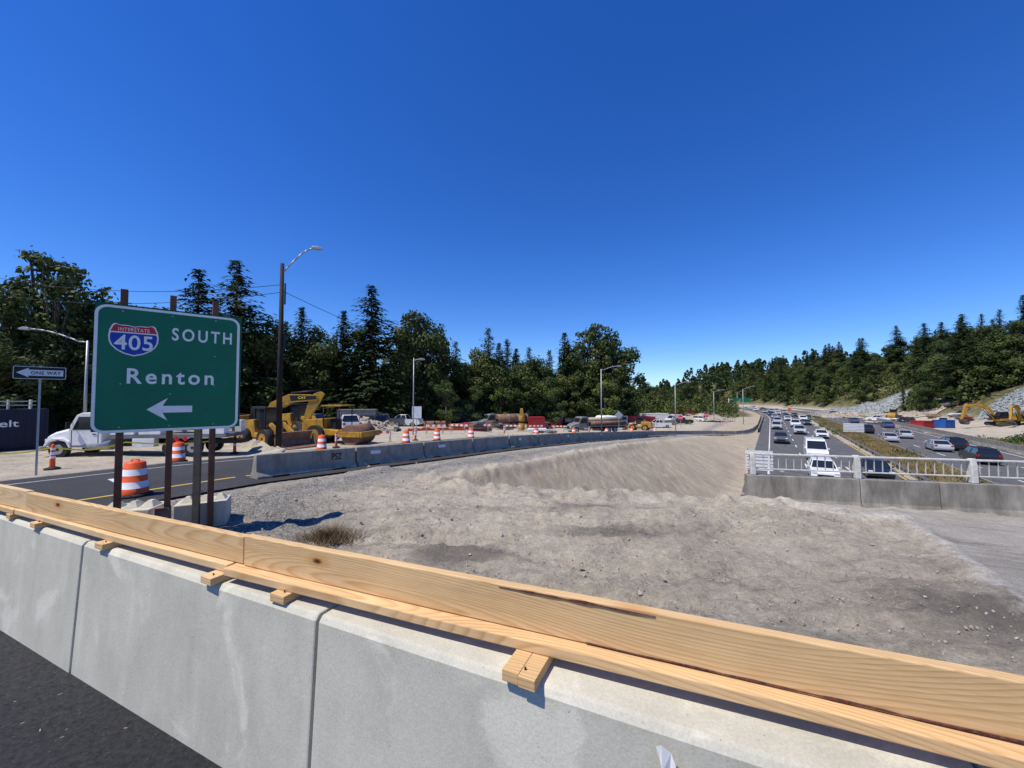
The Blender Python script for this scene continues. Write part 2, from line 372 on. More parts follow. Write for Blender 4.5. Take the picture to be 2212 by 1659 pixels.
def strip(name,q0,q1,s0,s1,ds,dz,m,label,cat='road',zf=None,nq=4):
    mb=MB(); n=int((s1-s0)/ds)+1; v=[];f=[]
    for i in range(n+1):
        s=s0+(s1-s0)*i/n
        for j in range(nq+1):
            x,y=xy(s,q0+(q1-q0)*j/nq); z=(H(x,y) if zf is None else zf)+dz; v.append((x,y,z))
    k=nq+1
    for i in range(n):
        for j in range(nq): f.append((i*k+j,i*k+j+1,(i+1)*k+j+1,(i+1)*k+j))
    mb.add(v,f); o=mb.obj(name,m,fix=False)
    if label: tag(o,label,cat,kind='structure')
    return o
strip('road',-24,-13.6,-14,75,2,.02,m_asph,'fresh black asphalt on ramp curving past barriers',nq=8)
strip('road_marking',-15.35,-15.22,-14,70,2,.026,m_yline,'yellow edge line on the asphalt','road marking')
strip('road_marking',-20.6,-20.45,-14,70,2,.026,m_wline,'white lane line on the asphalt','road marking')
strip('road_marking',-18.4,-16.6,3.2,3.8,1,.027,m_wline,'wide white stop bar on the asphalt','road marking')
strip('road_marking',-23.6,-23.48,-14,60,2,.026,m_wline,'white edge line on the asphalt','road marking')
strip('motorway',-2,10.2,18,460,6,.0,m_asph_old,'worn grey asphalt carriageway of the motorway','road',zf=ZF)
strip('motorway',14.3,26.4,8,460,6,.0,m_asph_old,'worn grey asphalt carriageway of the motorway','road',zf=ZF)
for q in (-.4,9.7,14.8,25.2): strip('road_marking',q,q+.16,20,300,6,.006,m_wline if q not in(9.7,14.8) else m_yline,'painted edge line on the motorway','road marking',zf=ZF,nq=1)
for q in (2.9,6.3,17.8,21.4):
    mb=MB()
    for i in range(24):
        s=30+i*10; pts=[xy(s,q),xy(s,q+.16),xy(s+3,q+.16),xy(s+3,q)]; mb.add([(p[0],p[1],ZF+.006) for p in pts],[(0,1,2,3)])
    tag(mb.obj('road_marking',m_wline,fix=False),'dashed white lane line on the motorway','road marking',kind='structure')
# ------------------------------------------------------------------ near barrier and lumber
ang=math.atan2(-.435,1)
prof=[(-.05,-1.0),(-.04,.0),(-.002,.786),(.016,.81),(.25,.81),(.28,.78),(.33,-1.0)]
proto=None
for k in range(-4,3):
    X=-.83+1.95*k; L=2.126-.016
    loc=(X,1.325-.435*X,0)
    if proto is None:
        proto=thing('concrete_barrier','new pale grey concrete barrier block topped with lumber','concrete barrier',loc,ang,'new concrete barriers beside the road')
        mb=MB(); mb.prism(prof,0,L,0,'yz'); mb.obj('barrier_block',m_conc_new,proto,.008)
    else: dup(proto,loc,ang+R.uniform(-.002,.002))
def board(name,X0,X1,yo,z0,w,h,mi,label,bev=.004,sl=-.385,wane=False):
    cs=1/math.sqrt(1+sl*sl); L=(X1-X0)/cs
    yb=(1.515-.385*X0) if sl==-.385 else 2.048+sl*(X0+1.365)
    o=thing(name,label,'lumber',(X0,yb,z0),math.atan2(sl,1),'fresh lumber boards fixed on the barrier')
    mb=MB(); nseg=24
    v=[];f=[]
    for i in range(nseg+1):
        x=L*i/nseg; wv=.004*noise.noise((x*1.1,mi*3.3,z0))
        for (yy,zz) in ((yo,0),(yo+w,0),(yo+w,h),(yo,h)): v.append((x,yy+wv,zz+wv))
    for i in range(nseg):
        for j in range(4): a=i*4+j; b_=i*4+(j+1)%4; f.append((a,b_,b_+4,a+4))
    f+= [(0,1,2,3),tuple(nseg*4+j for j in range(4))]
    mb.add(v,f); mb.obj('plank',m_wood[mi%4],o,bev)
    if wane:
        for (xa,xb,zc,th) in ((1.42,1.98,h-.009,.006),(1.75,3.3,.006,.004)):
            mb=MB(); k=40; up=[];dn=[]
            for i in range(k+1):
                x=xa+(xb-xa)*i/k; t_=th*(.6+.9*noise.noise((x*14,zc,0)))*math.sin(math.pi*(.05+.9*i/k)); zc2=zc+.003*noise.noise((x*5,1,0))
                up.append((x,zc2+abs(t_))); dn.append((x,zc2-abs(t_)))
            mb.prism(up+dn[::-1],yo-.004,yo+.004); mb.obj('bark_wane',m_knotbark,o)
    return o
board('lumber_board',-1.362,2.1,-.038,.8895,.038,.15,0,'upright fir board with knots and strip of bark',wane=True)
board('lumber_board',-3.68,-1.372,-.040,.8895,.038,.138,1,'upright fir board butted end to end',sl=-.408)
board('lumber_board',-6.2,-3.69,-.036,.8895,.038,.142,2,'upright fir board butted end to end',sl=-.408)
board('lumber_board',-1.43,2.1,-.092,.849,.090,.038,3,'flat fir board lying on wooden blocks')
board('lumber_board',-3.80,-1.438,-.075,.849,.090,.038,2,'flat fir board lying on wooden blocks',sl=-.415)
board('lumber_board',-6.3,-3.81,-.075,.849,.090,.038,0,'flat fir board lying on wooden blocks',sl=-.415)
wang=math.atan2(-.385,1)
for i,(X,Y,w) in enumerate(((.02,1.285,.12),(-1.075,1.79,.095),(-1.54,1.965,.095),(-2.556,2.41,.10),(-3.45,2.80,.10),(-3.9,3.01,.09),(-4.6,3.32,.10))):
    o=thing('wood_block','short fir spacer block under the boards','wood block',(X,Y,.8115),wang+R.uniform(-.06,.06)-.04,'short wooden spacer blocks on the barrier')
    if i==0:
        mb=MB(); mb.box((-.0305,.12,.018),(.0595,.24,.037)); mb.obj('block',m_wood[1],o,.002)
        mb=MB(); mb.box((.0305,.118,.0183),(.0595,.244,.037)); mb.obj('block',m_wood[1],o,.002)
    else: mb=MB(); mb.box((0,.13,.018),(w,.26,.037)); mb.obj('block',m_wood[i%4],o,.003)
    mb=MB(); mb.cyl((.012,.03,.037),(.012,.03,.046),.0035,n=8); mb.obj('screw_head',m_blackp,o)
o=thing('torn_film','scrap of torn white film stuck to barrier face','debris',(.434,1.110,.72),ang)
mb=MB(); mb.add([(-.03,-.006,.05),(-.015,-.012,.062),(.01,-.006,.045),(.022,-.014,.02),(.034,-.006,-.03),(.02,-.012,-.05),(.005,-.006,-.02),(-.012,-.016,-.005),(-.02,-.008,.02)],[(0,1,8),(1,2,7,8),(2,3,6,7),(3,4,5,6)]); mb.obj('film',m_white,o,fix=False)
v=[];f=[]
for i in range(150):
    x=R.uniform(-4.5,-1.0); y=R.uniform(.6,2.9)
    if y>1.2-.455*x: continue
    a=R.uniform(0,6.28); L=R.uniform(.006,.022); w=.002; n0=len(v); dx,dy=math.cos(a),math.sin(a)
    v+=[(x-dy*w,y+dx*w,.009),(x+dy*w,y-dx*w,.009),(x+dx*L+dy*w,y+dy*L-dx*w,.012),(x+dx*L-dy*w,y+dy*L+dx*w,.012)]; f.append((n0,n0+1,n0+2,n0+3))
mb=MB(); mb.add(v,f); tag(mb.obj('debris_bits',m_tan,fix=False),'tiny pale bits of debris on fresh asphalt','debris',kind='stuff')
# ------------------------------------------------------------------ route sign
zb=-1.0; sa=math.atan2(1.45,1.59)
S=thing('highway_sign','large green route sign with shield, town name and arrow','road sign',(-7.49,6.85,zb),sa)
W,Hh=2.152,2.35; z0=1.10-zb
mb=MB(); mb.prism(rr(0,z0,W,z0+Hh,.17),0,.018); mb.obj('sign_panel',m_green,S)
mb=MB(); mb.prism(rr(.004,z0+.004,W-.004,z0+Hh-.004,.167),-.001,-.003,0); mb.obj('sign_border',m_refl,S)
mb=MB(); mb.prism(rr(.05,z0+.05,W-.05,z0+Hh-.05,.125),-.0015,-.006,0); mb.obj('sign_face',m_green,S)
mb=MB(); mb.box((W/2+.02,.045,z0+Hh/2+.03),(W+.03,.03,Hh-.0)); mb.obj('backing_panel',m_green2,S)
for t,tz in ((.170,3.78),(.492,3.78),(.805,3.78)):
    mb=MB(); mb.box((t*W,.13,(tz-zb)/2),(.10,.14,tz-zb)); mb.obj('post',m_post,S,.004)
text('lettering','SOUTH',.96,.25,1.53,z0+1.90,-.006,m_refl,S,1.35,.018)
text('lettering','Renton',1.28,.29,1.08,z0+1.05,-.006,m_refl,S,1.3,.018)
ax,az=.72,z0+.42
mb=MB(); mb.prism([(ax,az),(ax+.30,az+.22),(ax+.225,az+.065),(ax+.67,az+.065),(ax+.67,az-.065),(ax+.225,az-.065),(ax+.30,az-.22)],-.0065,-.010); mb.obj('arrow',m_refl,S)
half=[(0,.40),(.12,.435),(.26,.43),(.38,.47),(.43,.42),(.48,.27),(.5,.08),(.485,-.08),(.44,-.2),(.34,-.33),(.2,-.43),(0,-.5)]
def shield(sx,sz,cx,cz,lo=-9,hi=9):
    h=[(x*sx,max(lo,min(hi,z))*sz) for x,z in half]; p=h+[(-x,z) for x,z in h[-2:0:-1]]
    out=[]
    for x,z in p:
        q_=(cx+x,cz+z)
        if not out or (abs(out[-1][0]-q_[0])+abs(out[-1][1]-q_[1])>1e-4): out.append(q_)
    return out
cx,cz=.52,z0+1.73
mb=MB(); mb.prism(shield(.68,.62,cx,cz),-.0065,-.009); mb.obj('shield_border',m_refl,S)
mb=MB(); mb.prism(shield(.635,.575,cx,cz,hi=.20),-.0085,-.012); mb.obj('shield_field',m_signblue,S)
mb=MB(); mb.prism(shield(.635,.575,cx,cz+.004,lo=.235),-.0085,-.012); mb.obj('shield_crown',m_signred,S)
text('lettering','405',.52,.28,cx,cz-.055,-.0135,m_refl,S,1.05,.012)
text('lettering','INTERSTATE',.42,.062,cx,cz+.187,-.0135,m_refl,S,1.1,.005)
for x_,z_ in ((.36,2.25),(1.05,2.25),(1.73,2.25),(.36,.9),(1.05,.72),(1.73,.9),(.36,.1),(1.05,.1),(1.73,.1),(1.73,1.5)):
    mb=MB(); mb.cyl((x_,-.006,z0+z_),(x_,-.012,z0+z_),.012,n=8); mb.obj('bolt_head',m_galv,S)
def eco(loc,rz,label,sc):
    o=thing('concrete_block',label,'concrete block',loc,rz,'concrete ballast blocks at the sign foot'); o.scale=(sc,sc,sc)
    mb=MB(); mb.box((0,0,.33),(1.0,.72,.66)); mb.obj('block_body',m_conc_new,o,.02)
    for x_ in (-.3,0.04,.33):
        mb=MB(); mb.box((x_,0,.72),(.26,.34,.12),top=(.3,.35)); mb.obj('stud',m_conc_new,o,.008)
    mb=MB(); pts=[(.15*math.cos(t)-.1,.02*math.sin(3*t),.66+.24*math.sin(t)) for t in [math.pi*i/10 for i in range(11)]]; mb.tube(pts,.008,6); mb.obj('lifting_loop',m_blackp,o)
eco((-6.62,8.35,-1.03),sa-.25,'pale concrete block with studs and wire lifting loop',.88)
eco((-7.75,7.95,-1.1),sa-.5,'pale concrete block with studs on top',.95)
o=thing('steel_stub','rusty round steel pipe stub in the dirt','pipe',(-6.85,7.62,-1.0)); mb=MB(); mb.cyl((0,0,0),(0,0,.60),.13,n=16); mb.obj('pipe',m_rust,o)
o=thing('timber_post','bare weathered square timber post','post',(-6.50,8.0,-1.0),.4); mb=MB(); mb.box((0,0,1.1),(.11,.11,2.2)); mb.obj('shaft',m_wpost,o)
# ------------------------------------------------------------------ far barriers
pl=[(6,-14.56),(30,-14.56),(56,-14.56),(64,-13.4),(72,-11.1),(80,-7.8),(86,-4.8),(94,-3.4),(110,-2.8),(170,-2.8)]
pw=[Vector(xy(*p)) for p in pl]
def along(d):
    for i in range(len(pw)-1):
        l=(pw[i+1]-pw[i]).length
        if d<=l: return pw[i]+(pw[i+1]-pw[i])*(d/l)
        d-=l
    return pw[-1]
tot=sum((pw[i+1]-pw[i]).length for i in range(len(pw)-1))
jp=[(-.30,0),(-.30,.08),(-.17,.24),(-.10,.78),(-.085,.81),(.085,.81),(.10,.78),(.17,.24),(.30,.08),(.30,0)]
proto=None; d=0; B=[]
while d<tot-4:
    a=along(d); b2=along(d+3.8); rz=math.atan2(b2.y-a.y,b2.x-a.x); za=H(a.x,a.y); zc=H(b2.x,b2.y)
    if proto is None:
        proto=thing('concrete_barrier','weathered precast concrete barrier with a dark stencil','concrete barrier',(0,0,0),0,'precast barriers lining the on-ramp')
        mb=MB(); mb.prism(jp,0,3.72,0,'yz'); bb=mb.obj('barrier_block',m_conc_bar,proto,.015)
        for xx in (.75,2.95): mb=MB(); mb.box((xx,-.303,.05),(.55,.02,.07)); mb.obj('drain_slot',m_blackp,proto)
        r=proto; 
    else: r=dup(proto,(0,0,0),0,label='weathered precast concrete barrier segment')
    r.location=(a.x,a.y,za+.0); r.rotation_euler=(0,-math.atan2(zc-za,3.8),rz+R.uniform(-.008,.008)); B.append(r)
    d+=3.8
text('stencil','PSZ',.42,.26,2.9,.52,-.1495,m_blackp,B[0],1.0,.01)
for i in (1,2,4,6,8):
    mb=MB(); mb.box((.9 if i%2 else 1.2,-.158,.55),(.5 if i<3 else .3,.012,.14),rot=Matrix.Rotation(-.13,3,'X')); mb.obj('reflector',m_refl,B[i])
# ------------------------------------------------------------------ bridge parapet and rail
A=Vector((6.3,10.3)); dv=Vector((5.7,-1.3)).normalized(); pa=math.atan2(dv.y,dv.x)
o=thing('bridge_parapet','old stained concrete bridge parapet with metal rail','bridge parapet',(A.x,A.y,-1.2),pa)
for x0_,x1_ in ((0,2.55),(2.57,4.2),(4.22,6.6),(6.62,9)):
    mb=MB(); mb.prism([(-.0,0),(.0,.15),(.06,.30),(.10,.87),(.36,.87),(.40,0)],x0_,x1_,0,'yz'); mb.obj('concrete_wall',m_conc_old,o,.012)
mb=MB(); mb.box((4.5,.23,1.42),(9,.085,.05)); mb.obj('top_rail',m_rail,o,.015)
mb=MB(); mb.box((4.5,.23,1.03),(9,.05,.035)); mb.obj('bottom_rail',m_rail,o,.01)
for i in range(4):
    mb=MB(); x_=.16+2.4*i; mb.prism([(.13,.87),(.15,1.30),(.18,1.465),(.29,1.465),(.33,.87)],x_-.065,x_+.065,0,'yz'); mb.obj('rail_post',m_rail,o,.02)
bal=None
for i in range(48):
    x_=.16+.18*i+.09
    if any(abs(x_-(.16+2.4*j))<.10 for j in range(4)): continue
    if bal is None:
        mb=MB(); mb.box((0,.23,1.22),(.014,.022,.36)); bal=mb.obj('baluster',m_rail,o); bal.location.x=x_
    else:
        c_=bal.copy(); C.objects.link(c_); c_.location.x=x_
# ------------------------------------------------------------------ barrels, tubes
def barrel():
    o=thing('traffic_barrel','orange and white striped plastic traffic drum','traffic barrel',(0,0,0),0,'striped traffic drums along the road')
    mb=MB(); zz=[.06,.22,.23,.40,.41,.57,.58,.74,.75,.92,.95]
    rr_=[.285,.28,.265,.26,.25,.245,.235,.23,.22,.21,.17]
    mb.lathe(list(zip(rr_,zz)),24,[0,0,1,1,0,0,1,1,0,0]); 
    mb.lathe([(.17,.95),(.0,.955)],24,[0]); mb.obj('drum',[m_orange,m_refl],o)
    mb=MB(); mb.lathe([(0,0),(.37,0),(.37,.05),(.29,.09),(.27,.09)],20); mb.obj('rubber_base',m_black,o)
    mb=MB(); mb.tube([(-.09,0,.95),(-.09,0,1.0),(.09,0,1.0),(.09,0,.95)],.018,6); mb.obj('handle',m_orange,o)
    return o
br=barrel(); first=True
for (a,Y) in ((-.973,10.8),(-.862,19),(-.492,24),(-.274,29),(-.194,32),(-.106,35),(.0626,38.5),(.16,47),(.245,56),(.31,66),(.37,74)):
    x,y,z=P(a,Y)
    if first: br.location=(x,y,z+.02); first=False; br.scale=(1.08,1.08,1.0)
    else: dup(br,(x,y,z+.02),R.uniform(0,6),1)
def tube_():
    o=thing('traffic_tube','slim orange channelizer post with white bands','traffic cone',(0,0,0),0,'orange channelizer posts')
    mb=MB(); mb.lathe([(.07,.05),(.065,.45),(.065,.55),(.06,.6),(.06,.72),(.055,.8),(.055,.9),(.05,1.0),(.02,1.05),(0,1.06)],14,[0,1,0,1,0,1,0,0,0]); mb.obj('tube',[m_orange,m_refl],o)
    mb=MB(); mb.lathe([(0,0),(.2,0),(.19,.05),(.08,.1)],12); mb.obj('rubber_base',m_black,o); return o
tb=tube_(); tb.location=P(-1.187,18,.02); tb.scale=(1.4,1.4,1.1)
for a,Y in ((-.717,24),(-.25,33),(-.455,27),(-.02,44),(.11,50),(.2,60),(.607,34),(.612,38)): dup(tb,P(a,Y,.02),0,(1.3,1.3,1.05))
o=thing('caution_tape','sagging yellow caution tape strung between posts','tape',(0,0,0))
mb=MB(); L_=[P(-1.42,17,1.05),P(-1.187,18,1.0),P(-1.0,20,1.0),P(-.717,24,1.0)]
for i in range(3):
    a_,b_=Vector(L_[i]),Vector(L_[i+1]); pr=None
    for j in range(9):
        t=j/8; p=a_.lerp(b_,t); p.z-=.25*math.sin(t*math.pi)
        if pr is not None: mb.add([pr,p,p+Vector((0,0,.07)),pr+Vector((0,0,.07))],[(0,1,2,3)])
        pr=p
mb.obj('tape_ribbon',m_tape,o,fix=False)
# ------------------------------------------------------------------ one way sign
x,y,z=P(-1.228,16.2)
o=thing('one_way_sign','black one way arrow sign on a steel post','road sign',(x,y,z),math.atan2(y,x)-math.pi/2)
sz=1.75+16.2*(859-806)/831-z
mb=MB(); mb.prism(rr(-.71,sz-.26,.71,sz+.26,.05,3),0,.01); mb.obj('sign_panel',m_refl,o)
mb=MB(); mb.prism(rr(-.69,sz-.24,.69,sz+.24,.04,3),-.001,-.004); mb.obj('sign_face',m_blackp,o)
mb=MB(); mb.prism([(-.63,sz),(-.30,sz+.20),(-.32,sz+.125),(.63,sz+.125),(.63,sz-.125),(-.32,sz-.125),(-.30,sz-.20)],-.005,-.008); mb.obj('arrow',m_refl,o)
text('lettering','ONE WAY',.82,.15,.16,sz,-.0095,m_blackp,o,1.1,.02)
mb=MB(); mb.box((0,.05,(sz+.3)/2),(.07,.07,sz+.3)); mb.obj('post',m_galv,o)
# ------------------------------------------------------------------ light poles
def lamp(loc,h,arm,rz,label,dark=False,r=.1,grp=True):
    o=thing('street_lamp',label,'street light',loc,rz,'street lights on tall poles' if grp else None)
    mb=MB(); mb.cyl((0,0,0),(0,0,h),r,r*.6,12); mb.obj('pole',m_pole if dark else m_galv,o)
    mb=MB(); 
    if dark: pts=[(0,0,h-.7),(.35,0,h-.2),(.8,0,h+.38),(1.2,0,h+.82),(1.55,0,h+1.08),(arm,0,h+1.2)]
    else:
        rise=arm*.3; pts=[(0,0,h-.1)]+[(arm*t,0,h-.3+rise*math.sin(t*math.pi/2)) for t in (.15,.3,.5,.7,.85,1)]
    mb.tube(pts,.05 if dark else .045,8); mb.obj('arm',m_galv,o)
    mb=MB(); e=pts[-1]; mb.prism([(e[0]-.1,e[2]-.05),(e[0]-.05,e[2]+.10),(e[0]+.3,e[2]+.12),(e[0]+.55,e[2]+.02),(e[0]+.5,e[2]-.07),(e[0]+.15,e[2]-.09)],-.14,.14); mb.obj('lamp_head',m_galv,o,.03)
    return o
x,y,z=P(-.604,25)
big=lamp((x,y,z),12.3,1.85,.25,'tall dark pole with a curved lamp arm',True,.19,False)
mb=MB(); mb.box((.22,0,7.2),(.12,.12,.9)); mb.obj('meter_box',m_blackp,big)
mb=MB(); mb.cyl((.2,0,9.6),(.2,0,11.0),.05,n=8); mb.obj('conduit',m_blackp,big)
lamp(P(-1.108,26),7.2,3.4,math.pi+.15,'grey street light with a long curved arm')
lamp(P(-.256,40),8.0,.6,.3,'grey street light with a short arm',r=.07)
lamp(P(.232,55),9.4,2.4,.0,'grey street light with a curved arm')
lamp(P(.424,75),9.4,2.6,.0,'grey street light with a curved arm')
lamp(P(.524,110),9.0,2.6,.0,'grey street light with a curved arm')
lamp(P(.60,105),9.6,3.4,.2,'grey street light with a curved arm')
lamp(P(.585,170),9.6,3.4,.2,'grey street light with a curved arm')
def wire(a,b,sag,r=.02):
    mb=MB(); a=Vector(a);b=Vector(b); pts=[a.lerp(b,t/16)-Vector((0,0,sag*4*(t/16)*(1-t/16))) for t in range(17)]; mb.tube(pts,r,5)
    o=thing('utility_wire','thin dark overhead utility wire','wire',tuple(a),0,'overhead utility wires'); q_=mb.obj('cable',m_blackp,o); q_.location=-a
pt=Vector((x,y,z+10.9))
wire(pt,(-46,33,12.4),.9); wire(pt-Vector((0,0,.5)),(-46,33,10.9),.9); wire(pt-Vector((0,0,.4)),(-14,82,11.5),1.0)
# ------------------------------------------------------------------ vehicles
def wheel(parent,x,y,r,w,name='wheel',rim=None):
    mb=MB(); mb.cyl((x,y-w/2,r),(x,y+w/2,r),r,n=18,m=0); mb.cyl((x,y-w/2-.012,r),(x,y+w/2+.012,r),r*.58,n=14,m=1); mb.cyl((x,y-w/2-.02,r),(x,y+w/2+.02,r),r*.18,n=8,m=0)
    return mb.obj(name,[m_black,rim or m_galv],parent)
def car(kind):
    o=thing({'sedan':'car','suv':'car','van':'van','pickup':'pickup_truck'}[kind],'car','car',(0,0,-50),0,'cars in motorway traffic')
    if kind=='sedan': L=4.7;w=.90;rw=.33;pr=[(2.30,.28),(2.36,.5),(2.28,.68),(2.0,.78),(1.15,.94),(-1.55,1.0),(-2.2,.98),(-2.33,.8),(-2.36,.5),(-2.28,.28)];gb=(1.2,-1.85,.94);gt=(.35,-1.0,1.42);ax=(1.42,-1.38)
    if kind=='suv': L=4.8;w=.96;rw=.38;pr=[(2.32,.32),(2.4,.55),(2.34,.9),(2.1,1.02),(1.2,1.14),(-2.3,1.16),(-2.4,.9),(-2.42,.5),(-2.34,.32)];gb=(1.25,-2.3,1.12);gt=(.55,-2.05,1.70);ax=(1.45,-1.45)
    if kind=='van': L=5.6;w=1.0;rw=.37;pr=[(2.7,.32),(2.8,.55),(2.76,.95),(2.5,1.15),(1.75,1.3),(1.6,1.35),(-2.72,1.35),(-2.8,.5),(-2.72,.32)];gb=(1.9,.3,1.28);gt=(1.0,.2,2.15);ax=(1.8,-1.6)
    if kind=='pickup': L=5.6;w=.98;rw=.4;pr=[(2.7,.4),(2.8,.6),(2.76,1.0),(2.5,1.12),(1.3,1.2),(-.6,1.2),(-.65,1.18),(-2.75,1.18),(-2.8,.6),(-2.72,.4)];gb=(1.35,-.75,1.17);gt=(.65,-.45,1.82);ax=(1.8,-1.7)
    bot=[]
    for c_ in (ax[1],ax[0]): bot+=[(c_-(rw+.07)*math.cos(math.pi*i/6),.26+(rw+.07)*math.sin(math.pi*i/6)) for i in range(7)]
    prof_=pr+bot
    mb=MB(); mb.prism(prof_,-w,w)
    def gh(mb,b,t,wb,wt,m=0):
        v=[(b[0],-wb,b[2]),(b[0],wb,b[2]),(b[1],wb,b[2]),(b[1],-wb,b[2]),(t[0],-wt,t[2]),(t[0],wt,t[2]),(t[1],wt,t[2]),(t[1],-wt,t[2])]
        mb.add(v,[(0,1,2,3),(4,5,6,7),(0,1,5,4),(1,2,6,5),(2,3,7,6),(3,0,4,7)],m); return v
    wt=w*.74 if kind!='van' else w*.86
    mb.box(((gt[0]+gt[1])/2,0,gt[2]+.02),(abs(gt[0]-gt[1])+.10,2*wt+.06,.06),top=(.92,.92))
    for yy in (-1,1):
        for (b0,t0) in ((gb[0],gt[0]),(gb[1],gt[1]),((gb[0]+gb[1])/2-.1,(gt[0]+gt[1])/2)):
            mb.cyl((b0,yy*(w-.07),gb[2]),(t0,yy*(wt+.0),gt[2]),.045,n=6)
    if kind=='van':
        v=[(.3,-w+.02,1.3),(.3,w-.02,1.3),(-2.74,w-.02,1.3),(-2.74,-w+.02,1.3),(.2,-.9,2.3),(.2,.9,2.3),(-2.6,.9,2.3),(-2.6,-.9,2.3)]
        mb.add(v,[(0,1,2,3),(4,5,6,7),(0,1,5,4),(1,2,6,5),(2,3,7,6),(3,0,4,7)]); mb.box((.65,0,2.2),(1.0,1.76,.12),top=(.8,.9))
    if kind=='pickup':
        mb.box((-1.72,0,1.19),(1.9,1.7,.03),m=1)
    for yy in (-1,1): mb.box((gb[0]-.25,yy*(w+.09),gb[2]+.08),(.12,.18,.14))
    mb.box((L/2+.005,0,.62),(.06,1.1,.22),m=1); mb.box((L/2-.02,0,.36),(.10,1.6,.14),m=1)
    mb.obj('body',[m_car,m_blackp],o,.05)
    mb=MB(); gh(mb,(gb[0]-.02,gb[1]+.02,gb[2]-.05),gt,w-.06,wt); mb.obj('window',m_glass,o)
    for xx in ax:
        for yy in (-1,1): wheel(o,xx,yy*(w-.12),rw,.22)
    for yy in (-1,1):
        mb=MB(); mb.box((L/2-.06,yy*(w-.22),.72 if kind=='sedan' else .88),(.12,.32,.13)); mb.obj('headlight',m_chrome,o,.02)
        mb=MB(); mb.box((-L/2+.03,yy*(w-.16),.85 if kind=='sedan' else 1.0),(.08,.26,.2)); mb.obj('tail_light',m_tail,o,.02)
    return o
protos={k:car(k) for k in ('sedan','suv','van','pickup')}
used=set()
CC={'white':(.75,.75,.74,1),'black':(.015,.015,.017,1),'silver':(.42,.43,.44,1),'grey':(.10,.105,.11,1),'blue':(.04,.08,.18,1),'red':(.30,.02,.02,1)}
def putcar(kind,colour,s,q,away,extra=''):
    x,y=xy(s,q); x2,y2=xy(s+1,q); rz=math.atan2(y2-y,x2-x)+(0 if away else math.pi)
    kn={'sedan':'sedan','suv':'sport utility vehicle','van':'delivery van','pickup':'pickup truck'}[kind]
    lab='%s %s driving on the motorway%s'%(colour,kn,extra)
    if kind in used: o=dup(protos[kind],(x,y,ZF+.01),rz,1,lab,CC[colour])
    else:
        used.add(kind); o=protos[kind]; o.location=(x,y,ZF+.01); o.rotation_euler=(0,0,rz); o['label']=lab
        for c_ in o.children: c_.color=CC[colour]
    o['category']={'sedan':'car','suv':'car','van':'van','pickup':'pickup truck'}[kind]
def sq(x,y): return .558*x+.830*y
putcar('suv','white',sq(27.5,34.7),3.7,False); putcar('van','white',sq(36.4,46),4.3,False); putcar('sedan','black',sq(33.4,36),7.9,False)
putcar('suv','grey',sq(43.3,62),1.2,False); putcar('sedan','white',sq(55,70),7.4,False); putcar('suv','silver',sq(56,78),4.6,False)
putcar('suv','black',sq(51.7,43.5),19.2,True); putcar('sedan','silver',sq(58.4,53),18.9,True); putcar('suv','black',sq(61,54),20.8,True); putcar('sedan','silver',sq(62,64),16.0,True)
for lane in (1.2,4.6,8.0):
    s=104+lane*3
    while s<310:
        putcar(R.choice(['sedan','suv','suv','sedan','pickup','van' if R.random()<.4 else 'sedan']),R.choice(['white','white','black','silver','grey','blue','grey','silver','red' if R.random()<.4 else 'black']),s,lane+R.uniform(-.3,.3),False); s+=R.uniform(14,34)+s*.02
for lane,ss in ((16,(104,)),(19.6,(98,150,)),(23.2,(125,205))):
    for s in ss: putcar(R.choice(['sedan','suv','sedan']),R.choice(['white','silver','black','blue']),s+R.uniform(-4,4),lane,True)
